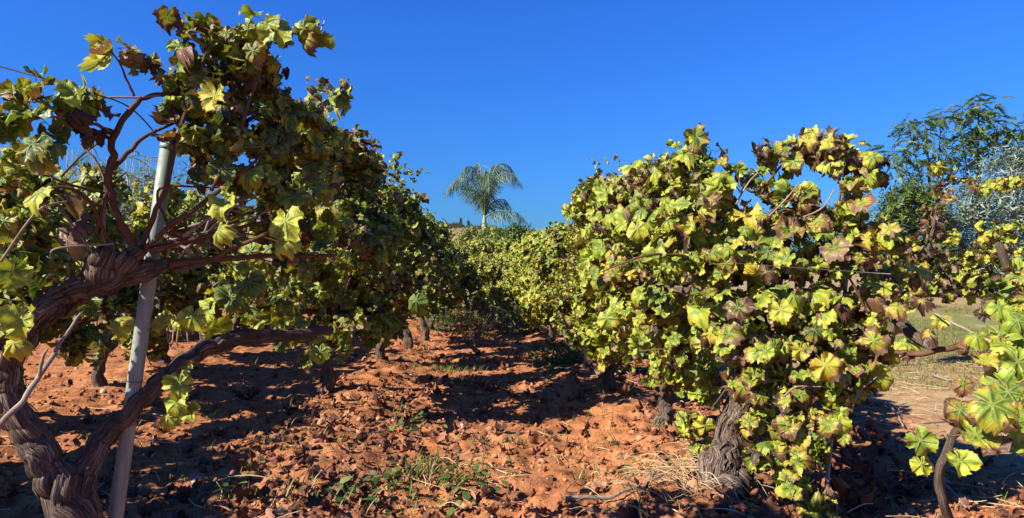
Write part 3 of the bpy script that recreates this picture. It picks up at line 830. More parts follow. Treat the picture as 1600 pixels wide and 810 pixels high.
def right_near_vine():
    rs = np.random.default_rng(202)
    o = P(1135, 785, 3.75); o[2] = gh(o[0], o[1])
    root = empty('grape_vine', o, 'large sunlit yellow green vine hanging to the ground on a thick pale trunk', 'vine', 'grape vines')
    mb = MB()
    tube(mb, [o + [0, 0, -.12], o + [-.01, 0, .08], P(1138, 700, 3.75), P(1150, 640, 3.78), P(1180, 580, 3.8), P(1200, 520, 3.8)], [.13, .105, .074, .062, .054, .045], 60, 16, .24, .25, 31, strips=220)
    tube(mb, [P(1150, 640, 3.78), P(1195, 600, 3.8), P(1230, 540, 3.8)], [.06, .05, .04], 24, 10, .3, .3, 33)
    mb.build('trunk', M['bark'], root, origin=o)
    for k, pts in enumerate(([P(1200, 520, 3.8), P(1120, 470, 3.9), P(1000, 440, 4.3), P(940, 420, 4.7)], [P(1200, 520, 3.8), P(1290, 480, 3.75), P(1380, 490, 3.5), P(1460, 545, 3.1)])):
        mb = MB(); tube(mb, pts, [.05, .04, .03, .02], 20, 10, .3, .4, 35 + k); mb.build('arm', M['bark'], root, origin=o)
    C = [
        [P(1200, 520, 3.8), P(1180, 420, 3.7), P(1160, 340, 3.7), P(1130, 290, 3.7), P(1085, 225, 3.8)],
        [P(1150, 275, 3.72), P(1180, 300, 3.7), P(1230, 250, 3.7), P(1265, 220, 3.7)],
        [P(1270, 490, 3.75), P(1290, 400, 3.6), P(1310, 320, 3.6), P(1320, 250, 3.6), P(1290, 215, 3.6)],
        [P(1290, 400, 3.6), P(1340, 350, 3.55), P(1365, 270, 3.6)],
        [P(1180, 420, 3.7), P(1200, 340, 3.6), P(1240, 310, 3.6), P(1275, 290, 3.6)],
        [P(1120, 470, 3.9), P(1080, 400, 3.8), P(1030, 330, 3.9), P(990, 290, 4.1)],
        [P(1000, 440, 4.3), P(960, 380, 4.3), P(930, 320, 4.6)],
        [P(1080, 400, 3.7), P(1010, 400, 3.6), P(940, 425, 3.7)],
        [P(1330, 480, 3.6), P(1310, 420, 3.5), P(1330, 440, 3.4), P(1370, 520, 3.4)],
        [P(1230, 540, 3.7), P(1270, 600, 3.45), P(1240, 690, 3.35), P(1225, 760, 3.3)],
        [P(1230, 540, 3.7), P(1160, 580, 3.55), P(1110, 640, 3.5)],
        [P(1170, 520, 3.7), P(1080, 540, 3.7), P(990, 550, 3.9)],
    ]
    for k, pts in enumerate(C): cane_part(root, o, pts, [.008, .007, .006, .005, .003], 'cane', 7, 80 + k, 8)
    for pts in ([P(1195, 345, 3.55), P(1225, 315, 3.5), P(1250, 285, 3.5)], [P(1255, 340, 3.5), P(1285, 325, 3.5), P(1305, 295, 3.5)], [P(1150, 320, 3.6), P(1170, 285, 3.6), P(1185, 270, 3.6)],
                [P(1225, 620, 3.3), P(1245, 605, 3.3), P(1290, 605, 3.3)], [P(1330, 640, 3.3), P(1345, 610, 3.3), P(1370, 590, 3.3)]):
        cane_part(root, o, pts, [.005, .0045, .003], 'dry_cane', 6, 99, 6)
    G = (.55, .22); D = (.40, .28); Y = (.85, .15)
    lst = [
        (1088, 220, 3.8, 14), (1068, 245, 3.8, 20), (1105, 252, 3.8, 22), (1085, 265, 3.8, 20), (1000, 285, 4.2, 26), (1040, 285, 4.0, 32), (955, 300, 4.6, 30), (920, 310, 5.0, 24), (905, 335, 5.2, 20),
        (1120, 300, 3.7, 30), (1190, 240, 3.7, 12, dict(n=.8, dry=(.8, .2))), (1215, 235, 3.7, 20, dict(dry=(.7, .2))), (1245, 225, 3.7, 18, dict(hue=Y)), (1262, 212, 3.7, 16, dict(hue=Y, dry=(.5, .2))),
        (1300, 225, 3.6, 22, dict(hue=Y)), (1325, 240, 3.6, 22, dict(hue=Y, dry=(.45, .2))), (1310, 260, 3.6, 24), (1355, 265, 3.55, 26), (1335, 290, 3.55, 24), (1280, 245, 3.65, 18, dict(dry=(.8, .2))),
        (1180, 285, 3.75, 22), (1215, 305, 3.7, 20), (1240, 262, 3.7, 16), (1150, 268, 3.75, 15), (1200, 262, 3.8, 9), (1255, 300, 3.6, 22), (1165, 345, 3.7, 32), (1100, 340, 3.75, 40), (1040, 340, 3.9, 42), (985, 350, 4.2, 40), (940, 370, 4.5, 36), (1215, 350, 3.65, 30, dict(dry=(.6, .25))),
        (1270, 350, 3.6, 32, dict(dry=(.65, .25))), (1320, 335, 3.6, 30), (1365, 370, 3.45, 28, dict(hue=Y)), (1395, 385, 3.4, 18), (1330, 400, 3.6, 40, dict(dry=(.55, .3))), (1390, 430, 3.6, 30),
        (1265, 410, 3.6, 42), (1195, 405, 3.65, 45), (1125, 405, 3.7, 42), (1055, 410, 3.8, 44), (985, 415, 4.1, 42), (930, 430, 4.4, 36),
        (1360, 470, 3.5, 40, dict(dry=(.5, .3))), (1290, 475, 3.55, 44), (1220, 475, 3.6, 46), (1150, 475, 3.65, 42), (1085, 470, 3.75, 42), (1020, 475, 3.9, 40), (960, 490, 4.2, 34),
        (990, 540, 4.0, 24), (1060, 540, 3.75, 28), (1120, 530, 3.6, 36), (1180, 540, 3.55, 42), (1250, 540, 3.5, 46), (1320, 540, 3.5, 40), (1380, 530, 3.45, 28),
        (1105, 590, 3.95, 20), (1170, 590, 3.5, 32), (1235, 605, 3.45, 40), (1300, 600, 3.4, 38), (1345, 590, 3.4, 24), (1105, 625, 4.0, 14), (1082, 665, 4.0, 20), (1090, 695, 4.0, 12), (1180, 655, 3.45, 26),
        (1240, 660, 3.4, 34), (1290, 655, 3.35, 30), (1180, 710, 3.4, 22), (1230, 715, 3.35, 28), (1275, 715, 3.3, 20), (1245, 755, 3.3, 22), (1285, 780, 3.3, 18), (1260, 795, 3.3, 16),
    ]
    mb = MB()
    for q, it in enumerate(lst):
        if it[0] > 1215 and (len(it) < 5 or 'dry' not in it[4]): it = lst[q] = (*it[:4], dict(it[4] if len(it) > 4 else {}, dry=(.46, .28)))
        if it[1] > 560: lst[q] = (*it[:4], dict(it[4] if len(it) > 4 else {}, depth=.75, n=1.7))
    px_clumps(mb, lst, rs, 'near', .052, G, D, 21.0, .68, 1.7, .75)
    mb.build('foliage', M['leaf'], root, origin=o)
right_near_vine()


def right_edge_vine():
    rs = np.random.default_rng(303)
    o = np.array([P(1478, 800, 2.3)[0], 2.3, 0]); o[2] = gh(o[0], o[1])
    root = empty('grape_vine', o, 'thin low vine with a few very large brown edged leaves at the right edge', 'vine', 'grape vines')
    mb = MB(); tube(mb, [o + [.02, 0, -.1], o + [.03, 0, .3], P(1470, 765, 2.2), P(1480, 700, 2.15), P(1520, 640, 2.1), P(1600, 600, 2.05), P(1680, 560, 2.0)], [.015, .014, .013, .012, .011, .010, .008], 14, 8, .25, .4, 41)
    mb.build('trunk', M['bark'], root, origin=o)
    cane_part(root, o, [P(1400, 552, 3.0), P(1440, 552, 2.9), P(1500, 540, 2.7), P(1560, 530, 2.5), P(1640, 520, 2.3)], [.012, .012, .013, .012, .010], 'cane', 9, 140, 8)
    cane_part(root, o, [P(1460, 490, 2.7), P(1490, 505, 2.6), P(1540, 530, 2.5), P(1620, 560, 2.3)], [.004, .005, .006, .007], 'dry_cane', 6, 141, 8)
    cane_part(root, o, [P(1480, 700, 2.15), P(1510, 660, 2.1), P(1440, 660, 2.05)], [.006, .005, .004], 'dry_cane', 6, 142, 8)
    mb = MB()
    sing = [(1550, 632, 1.75, .082, .50, .48, (-.25, -.7, .65), (.75, -.1, -.5)), (1525, 680, 1.8, .074, .58, .48, (-.1, -.6, .7), (.7, -.2, -.4)), (1438, 688, 2.0, .052, .35, .22, (-.4, -.8, .4), (.5, -.1, -.8)),
            (1500, 720, 1.85, .05, .7, .2, (-.2, -.6, .7), (.3, -.3, -.8)), (1585, 700, 1.8, .06, .6, .2, (0, -.6, .7), (.5, -.2, -.5)), (1440, 725, 2.05, .038, .8, .1, (-.2, -.7, .6), (.1, -.2, -1)),
            (1570, 600, 1.95, .07, .4, .2, (-.3, -.7, .6), (.4, 0, -.8)), (1590, 565, 2.1, .07, .5, .15, (-.3, -.7, .5), (.2, 0, -.9)), (1565, 545, 2.2, .05, .75, .2, (-.3, -.6, .6), (.2, -.2, -.9)),
            (1525, 525, 2.5, .055, .7, .2, (-.3, -.5, .7), (.5, -.2, -.5)), (1540, 565, 2.3, .06, .85, .55, (-.2, -.5, .7), (.5, -.2, -.6)), (1505, 600, 2.2, .04, .3, .66, (-.2, -.7, .5), (0, 0, -1)),
            (1590, 660, 1.72, .065, .45, .5, (.1, -.6, .75), (.6, -.1, -.6)), (1575, 612, 1.82, .062, .3, .5, (-.4, -.5, .6), (.5, .1, -.8)), (1500, 640, 1.85, .05, .2, .6, (-.5, -.5, .5), (-.3, -.1, -.9)), (1600, 620, 1.8, .065, .4, .3, (-.3, -.7, .5), (.3, 0, -.9)), (1470, 500, 2.7, .045, .8, .4, (-.3, -.6, .6), (-.3, -.2, -.8)), (1450, 520, 2.75, .06, .9, .75, (-.2, -.5, .8), (-.5, -.2, -.5)),
            (1510, 545, 2.6, .05, .2, 1.0, (.2, .6, .3), (0, 0, -1)), (1420, 555, 2.95, .045, .2, 1.0, (.2, .6, .3), (0, 0, -1)), (1560, 520, 2.5, .05, .5, .2, (-.3, -.6, .6), (.2, 0, -.9)),
            (1500, 655, 1.9, .06, .2, .9, (.3, -.6, -.2), (.4, 0, -.6)), (1560, 480, 2.6, .05, .5, .3, (-.3, -.6, .6), (.2, 0, -.9)), (1590, 500, 2.4, .06, .4, .2, (-.3, -.6, .6), (.2, 0, -.9)),
            (1400, 480, 3.2, .07, .85, .6, (-.3, -.6, .6), (.5, -.1, -.5)), (1440, 470, 3.0, .06, .8, .8, (-.3, -.6, .6), (.3, 0, -.8))]
    n = len(sing)
    put_leaves(mb, np.array([P(*s[:3]) for s in sing]), np.array([s[6] for s in sing]) + rs.normal(0, .1, (n, 3)), np.array([s[7] for s in sing], float), np.array([s[3] for s in sing]),
               np.stack([[s[4] for s in sing], [s[5] for s in sing], rs.uniform(.2, .8, n)], 1), 'near', rs)
    px_clumps(mb, [(1590, 550, 2.2, 30), (1600, 590, 2.1, 26), (1620, 640, 2.0, 40), (1570, 580, 2.3, 16, dict(n=.6)), (1590, 450, 3.0, 28, dict(dry=(.55, .3))), (1605, 490, 2.8, 30), (1580, 500, 2.8, 22), (1550, 478, 3.0, 14, dict(dry=(.7, .2))), (1600, 410, 3.2, 24, dict(dry=(.5, .3), n=.7)), (1595, 525, 2.5, 22)], rs, 'near', .046, (.5, .22), (.34, .26), 14, .6, 1.0)
    mb.build('foliage', M['leaf'], root, origin=o)
right_edge_vine()


def row_vine(seed, lod, n_clump, n_leaf, hue, dry, size, half=.66, top=2.05, low=.50, width=.36, canes=9, lean=0.0, yoff=0.0, sunw=.35, tr=1.0):
    """a vine at the origin, its row along y"""
    rs = np.random.default_rng(seed)
    root = empty('grape_vine', (0, 0, 0), None, 'vine', 'grape vines')
    w = rs.uniform(-.07, .07, 4)
    mb = MB(); s = 24 if lod != 'far' else 12
    tube(mb, [(0, 0, -.15), (w[0], .02, .12), (w[1] + lean * .3, w[2], .42), (w[3] * .5 + lean, .03, .80), (lean, 0, .95)], [q * tr for q in (.075, .056, .046, .050, .03)], s, 10, .26, .4, seed, strips=60 if lod != 'far' else 0)
    mb.build('trunk', M['bark'], root)
    for sg in (-1, 1):
        mb = MB(); tube(mb, [(lean, 0, .82), (lean + rs.uniform(-.08, .08), yoff * .5 + sg * half * .5, .92), (lean + rs.uniform(-.08, .08), yoff + sg * half * .9, .95)], [.045, .032, .018], s // 2, 7, .3, .5, seed + 2)
        mb.build('arm', M['bark'], root)
    cl = []
    for k in range(n_clump):
        z = low + (top - low) * ((k + .5) / n_clump) ** .85 + rs.uniform(-.08, .08)
        wd = width * (1.05 - .45 * abs((z - 1.45) / .7))
        cl.append((lean + rs.uniform(-wd, wd), yoff + rs.uniform(-half, half), z, rs.choice([.11, .15, .19, .23, .28]) * rs.uniform(.9, 1.1)))
    for k in range(canes):
        e = cl[(k * 7 + 3) % n_clump]
        b = np.array([lean, yoff + rs.uniform(-.8, .8) * half, .93]); e = np.array(e[:3])
        mb = MB(); tube(mb, [b, b * .5 + e * .5 + rs.uniform(-.1, .1, 3), e], [.009, .007, .004], 5, 5, .1, .5, seed + k)
        mb.build('cane', M['cane'], root)
    mb = MB()
    for (x, y, z, r) in cl:
        leaf_clump(mb, (x, y, z), r, int(n_leaf * (r / .21) ** 2), rs, lod, size, (np.clip(hue[0] + rs.normal(0, .10), .1, .9), hue[1]), (np.clip(dry[0] + rs.normal(0, .1), 0, .8), dry[1]), shell=.6, sunw=sunw)
    for k in range(int(13 * half / .66)):                                                     # shoots standing out of the top
        b = np.array([rs.uniform(-.25, .25) + lean, yoff + rs.uniform(-half, half), top - rs.uniform(.1, .3)])
        e = b + [rs.uniform(-.2, .2), rs.uniform(-.3, .3), rs.uniform(.10, .46)]
        p = np.array([b, (b + e) / 2 + [0, 0, .06], e + [0, 0, -.04]])
        leaf_shoot(mb, smoothpath(p, 6), rs, .045, lod, size * .8, hue, dry)
    for k in range(int(10 * half / .66)):                                                     # and hanging out of the sides
        sg = rs.choice([-1, 1])
        b = np.array([sg * width * .8 + lean, yoff + rs.uniform(-half, half), rs.uniform(1.0, 1.6)])
        e = b + [sg * rs.uniform(.1, .35), rs.uniform(-.2, .2), rs.uniform(-.5, -.1)]
        leaf_shoot(mb, smoothpath([b, (b + e) / 2 + [sg * .06, 0, .12], e], 6), rs, .06, lod, size * .9, hue, dry)
    mb.build('foliage', M['leaf'], root)
    return root


def place(o, x, y, rz=0, s=1.0, label=None):
    o.location = (float(x), float(y), float(gh(x, y)))
    o.rotation_euler = (0, 0, rz - math.atan(SL) * -1)
    o.scale = (s, s, s)
    if label: o['label'] = label
    return o


kidsrow = {}
L_SHADE = (.42, .24)
protoS = row_vine(10, 'mid', 56, 125, (.32, .24), (.40, .26), .048, half=1.5, top=2.30, low=.56, width=.42, canes=16, lean=.42, yoff=-.55, sunw=.05)  # this and next two: shade put into darker leaf hue, less sun tilt
protoA = row_vine(11, 'mid', 24, 125, (.36, .25), (.38, .26), .050, half=.85, sunw=.1, low=.62)
protoB = row_vine(12, 'mid', 24, 125, (.40, .25), (.42, .26), .050, half=.85, sunw=.1, low=.55)
protoC = row_vine(13, 'mid', 24, 140, (.58, .21), (.34, .26), .051, low=.46, sunw=.7)
protoD = row_vine(14, 'mid', 24, 140, (.55, .21), (.38, .26), .051)
farA = row_vine(15, 'far', 25, 140, (.62, .2), (.30, .24), .052, canes=4, low=.32, sunw=.7)
farB = row_vine(16, 'far', 24, 140, (.57, .2), (.34, .24), .052, canes=4, low=.36, sunw=.6)
farC = row_vine(17, 'far', 20, 120, (.44, .22), (.40, .24), .053, canes=4, low=.32)
kids()
ORD = ['first', 'second', 'third', 'fourth', 'fifth', 'sixth', 'seventh', 'eighth', 'ninth', 'tenth', 'eleventh', 'twelfth']
used = set()


def vine(proto, x, y, rz=0, s=1.0, label=None):
    if proto.name in used: o = copy_tree(proto)
    else: o = proto; used.add(proto.name)
    return place(o, x, y, rz, s, label)


PI = math.pi
left = [(protoS, 6.5, 0, 1.0, -.25), (protoA, 8.4, 0, 1.0, .15), (protoB, 9.9, PI, .98, .3), (protoA, 11.4, PI, .95, .45), (farC, 12.9, PI, .92, .55), (farB, 14.3, PI, .9, .55), (farC, 15.8, 0, .9, .4)]
for k, (p, y, rz, s, dx) in enumerate(left):
    vine(p, rowx(ROW_L, y) - .12 + dx, y, rz, s, 'vine in the shaded left row, ' + ORD[k] + ' past the leaning post')
right = [(protoC, 5.25, 0, .98, .08), (protoD, 6.55, PI, .97, 0), (protoC, 7.9, PI, .84, .05), (protoD, 9.2, 0, .80, -.05), (farA, 10.6, 0, .80, -.1), (farA, 12.0, PI, .78, -.15), (farB, 13.4, 0, .78, -.15), (farA, 14.9, 0, .78, -.1), (farA, 16.4, PI, .78, 0)]
for k, (p, y, rz, s, dx) in enumerate(right):
    vine(p, rowx(ROW_R, y) + dx, y, rz, s, 'yellowing vine in the right row, ' + ORD[k] + ' behind the big pale trunked vine')
for k, y in enumerate((1.6, 2.9, 4.2, 5.6, 7.0, 8.3, 9.6, 11.0, 12.4, 13.9)):
    vine((farC, farB)[k % 2], rowx(ROW_LL, y), y, (k % 3) * PI, 1.0, 'vine of the row left of the shaded left row, ' + ORD[k] + ' from the front')
for k, (x, y) in enumerate(((-2.3, 18.2), (-1.2, 18.6), (-.1, 18.0), (.9, 18.4), (2.0, 18.2), (-1.0, 14.6), (.1, 14.2), (-.35, 15.9))):
    vine((farA, farB)[k % 2], x, y, PI / 2, (.95, .90, .82, .80, .85, .66, .64, .72)[k], 'small yellow vine closing the far end of the aisle, ' + ORD[k] + ' from the left' if k < 5 else 'low vine grown into the aisle ' + ('on the left, in front of the closing vines', 'on the right, against the right row', 'in the middle, behind the two lower ones')[k - 5])


def track_vine():
    rs = np.random.default_rng(404)
    d = 8.6
    o = P(1390, 570, d); o[2] = gh(o[0], o[1])
    root = empty('grape_vine', o, 'tall half dead vine with brown leaves beside the dirt track', 'vine', 'grape vines')
    mb = MB(); tube(mb, [o + [0, 0, -.1], P(1393, 520, d), P(1406, 470, d), P(1445, 400, d), P(1462, 330, d)], [.036, .03, .026, .022, .014], 16, 8, .3, .5, 51)
    mb.build('trunk', M['bark'], root, origin=o)
    for k, pts in enumerate(([P(1462, 330, d), P(1480, 280, d), P(1530, 285, d), P(1600, 285, d - .2)], [P(1455, 400, d), P(1500, 390, d), P(1560, 380, d)], [P(1440, 450, d), P(1400, 420, d), P(1370, 430, d)])):
        cane_part(root, o, pts, [.012, .01, .007, .005], 'cane', 6, 150 + k, 7)
    mb = MB()
    Dd = (.85, .15)
    lst = [(1465, 265, d, 12, dict(hue=(.8, .15), dry=(.45, .2))), (1490, 275, d, 14, dict(dry=(.6, .25))), (1475, 300, d, 16, dict(dry=Dd)), (1465, 330, d, 16, dict(dry=Dd)), (1458, 360, d, 20, dict(dry=Dd)), (1450, 395, d, 26, dict(dry=Dd)),
           (1440, 420, d, 26, dict(dry=(.7, .25))), (1510, 283, d, 12, dict(dry=(.6, .3))), (1540, 290, d, 14, dict(dry=(.6, .3), hue=(.8, .2))), (1565, 285, d, 14, dict(dry=(.4, .3), hue=(.8, .2))), (1590, 285, d - .2, 16, dict(dry=(.4, .3), hue=(.8, .2))),
           (1480, 370, d, 16), (1490, 410, d, 22, dict(dry=(.6, .3))), (1525, 400, d, 18, dict(hue=(.8, .15))), (1550, 370, d, 22, dict(hue=(.75, .15))), (1580, 375, d, 22, dict(hue=(.7, .15))), (1560, 400, d, 18, dict(dry=(.6, .3))),
           (1400, 440, d, 22, dict(dry=(.5, .3))), (1420, 380, d, 14), (1395, 400, d, 20), (1520, 430, d, 16, dict(dry=(.85, .2))), (1470, 440, d, 18, dict(dry=(.8, .2))), (1410, 445, d, 24, dict(dry=(.62, .28))), (1442, 452, d, 22, dict(dry=(.62, .28))), (1480, 458, d, 18, dict(dry=(.62, .28))), (1505, 442, d, 22, dict(dry=(.6, .28))), (1525, 458, d, 16, dict(dry=(.55, .28))), (1395, 420, d, 22, dict(dry=(.62, .28))), (1430, 398, d, 18, dict(dry=(.6, .28))), (1512, 418, d, 22, dict(dry=(.62, .28))), (1545, 432, d, 20, dict(dry=(.5, .28))), (1405, 470, d, 18, dict(dry=(.6, .28))), (1590, 440, d, 18, dict(dry=(.3, .2))), (1580, 470, d, 20), (1555, 465, d, 14)]
    px_clumps(mb, lst, rs, 'mid', .062, (.6, .2), (.4, .25), 9.0, .6, 1.2)
    mb.build('foliage', M['leaf'], root, origin=o)
    mb = MB()
    b = P(1592, 470, 8.3); t = P(1560, 380, 8.3); dirv = (b - t) / (b - t)[2]
    b = t + dirv * (gh(b[0], b[1]) - .1 - t[2])
    tube(mb, [b, t], [.055, .045], 12, 8, .08, 0, 55)
    tag(mb.build('wooden_post', M['wood'], origin=b), 'dark leaning wooden post among the vine leaves beside the dirt track', 'post')
track_vine()


# ------------------------------------------------------------------ posts and wires
def steel_post(a, b, r, label, extra=0.0):
    mb = MB()
    tube(mb, [a, b], [r, r], 28, 6, 0, 0)
    root = mb.build('metal_post', M['galv'], origin=a)
    tag(root, label, 'post', 'galvanised vineyard posts')
    cap = MB(); u = (b - a) / np.linalg.norm(b - a)
    tube(cap, [b - u * .004, b + u * .012], [r * 1.08, r * 1.04], 24, 2)
    cap.build('cap', M['galv'], root, origin=a)
    for t in (.62, .80):
        c = a + (b - a) * t; k = MB(); tube(k, [c - u * .0022, c + u * .0022], [r * 1.06, r * 1.06], 24, 2, cap=False)
        k.build('wire_tie', M['wire'], root, origin=a)
    return root
pa, pb = P(172, 868, 2.06), P(262, 231, 2.06)
u = (pb - pa) / (pb - pa)[2]
pa = pa - u * (pa[2] + .15)
steel_post(pa, pb, .0215, 'grey galvanised tube post leaning to the right in front of the old vine')
qa, qb = P(1288, 800, 3.45), P(1341, 236, 3.7)
u = (qb - qa) / (qb - qa)[2]
qa = qa - u * (qa[2] + .15)
steel_post(qa, qb, .0105, 'thin galvanised post almost hidden inside the big sunlit right vine')


def wire(pts, label, r=.002):
    mb = MB(); tube(mb, pts, [r] * len(pts), 6, 10, 0, 0)
    tag(mb.build('trellis_wire', M['wire'], origin=pts[0]), label, 'wire', 'trellis wires')
wire([P(262, 232, 2.06), P(205, 170, 1.95), P(130, 142, 1.8), P(0, 104, 1.75), P(-300, 30, 1.65)], 'dark wire running from the post top out past the left frame edge against the sky', .0022)
yy = [1.86, 5, 9, 13, 16.5]
wire([np.array([P(245, 330, 2.06)[0], 2.06, 1.52])] + [np.array([rowx(ROW_L, y) - .1, y, 1.5]) for y in yy[1:]], 'long trellis wire inside the shaded left row', .0018)
wire([np.array([1.25, 2.2, 1.35])] + [np.array([rowx(ROW_R, y), y, 1.4]) for y in yy[1:]], 'long trellis wire inside the sunlit right row', .0018)
# the dry stick leaning into the picture at the left
mb = MB(); tube(mb, [P(-60, 720, 1.55), P(20, 645, 1.6), P(60, 590, 1.66), P(100, 530, 1.75), P(127, 490, 1.8)], [.007, .0065, .006, .0045, .003], 8, 9, .2, .6, 61)
tube(mb, [P(62, 588, 1.66), P(66, 560, 1.66), P(75, 545, 1.66)], [.004, .0035, .002], 6, 6, .2, .4, 62)
tag(mb.build('dry_stick', M['dry_cane'], origin=P(-60, 720, 1.55)), 'pale dry stick slanting up in front of the old vine trunk at the left edge', 'stick')


# ------------------------------------------------------------------ palm, trees and bushes beyond the vines
def palm():
    rs = np.random.default_rng(71)
    d = 30.0
    base = P(755, 405, d); base[2] = 0
    top = P(757, 352, d)
    root = empty('palm_tree', base, 'feathery palm with drooping fronds standing above the far end of the aisle', 'palm tree')
    mb = MB(); tube(mb, [base + [0, 0, -.2], base + [.02, 0, 1.2], top], [.17, .14, .11], 18, 12, .06, .1, 71); mb.build('trunk', M['palm_stem'], root, origin=base)
    mb = MB(); tube(mb, [top - [0, 0, .3], top + [0, 0, .5]], [.12, .06], 14, 6, .05); mb.build('crownshaft', M['palm_stem'], root, origin=base)
    # frond ends as seen: (px, py, depth offset, arch height)
    E = [(692, 305, 0, 42), (700, 298, -.5, 46), (715, 285, -.9, 52), (738, 280, 1.0, 44), (757, 274, -.6, 12), (770, 262, .8, 30), (785, 285, .9, 48), (817, 292, -.2, 44), (808, 280, .5, 46), (827, 352, -.6, 30), (800, 330, 1.1, 38), (765, 300, -1.6, 60), (725, 315, 1.2, 40)]
    sl = [strip_leaf(1, .017, b, 3) for b in (.2, .4)]
    for k, (px, py, dd, arch) in enumerate(E):
        e = P(px, py, d + dd)
        s = top + [0, 0, .35]
        if k == 5: m1, m2 = s * .66 + e * .34, s * .33 + e * .67
        else:
            m1 = s + (e - s) * .30; m1[2] = max(s[2], e[2]) + arch / F * d * (.30); m2 = s + (e - s) * .72; m2[2] = max(s[2], e[2]) * .4 + e[2] * .6 + arch / F * d * .45
        mb = MB(); path = tube(mb, [s, m1, m2, e], [.045, .03, .02, .006], 6, 9, rnd=(.8, 0, 0))
        n = 66
        t = np.linspace(.12, 1, n); i = np.linspace(0, 1, len(path))
        pos = np.stack([np.interp(t, i, path[:, q]) for q in range(3)], 1)
        T = unit(np.gradient(pos, axis=0)); S = unit(np.cross(T, np.array([0, 0, 1.0]) + rs.normal(0, .02, 3)))
        for sg in (-1, 1):
            tip = S * sg * .75 + T * .35 + np.array([0, 0, -.95]) + rs.normal(0, .28, (n, 3))
            L = .74 * np.sin(np.pi * np.clip(t * .85 + .12, 0, 1)) ** .6 * rs.uniform(.75, 1.2, n)
            rnd = np.stack([rs.uniform(0, 1, n), rs.uniform(0, 1, n), rs.uniform(0, 1, n)], 1)
            put_template(mb, sl[k % 2], pos, unit(np.cross(tip, T)) + rs.normal(0, .2, (n, 3)), tip, L, rnd)
        mb.build('frond', M['palm_leaf'], root, origin=base)
palm()


def leafy_tree(name, label, base, stems, clumps, tmpls, mat, size, dens, rs, bark='wood', tipdir='out', hue=(.5, .25), squash=(1, 1, 1), group=None, cat='tree', up=.5):
    base = np.asarray(base, float)
    root = empty(name, base, label, cat, group)
    mb = MB(); tube(mb, stems[0][0], stems[0][1], 10, 7, .15, .4, 5); mb.build('trunk', M[bark], root, origin=base)
    for pts, rad in stems[1:]:
        mb = MB(); tube(mb, pts, rad, 7, 6, .1, .4, 6); mb.build('limb', M[bark], root, origin=base)
    mb = MB()
    for c, r, n in clumps: foliage_cloud(mb, tmpls, c, r, int(n * dens), rs, size, squash, tipdir, hue, up)
    mb.build('crown', M[mat], root, origin=base)
    return root


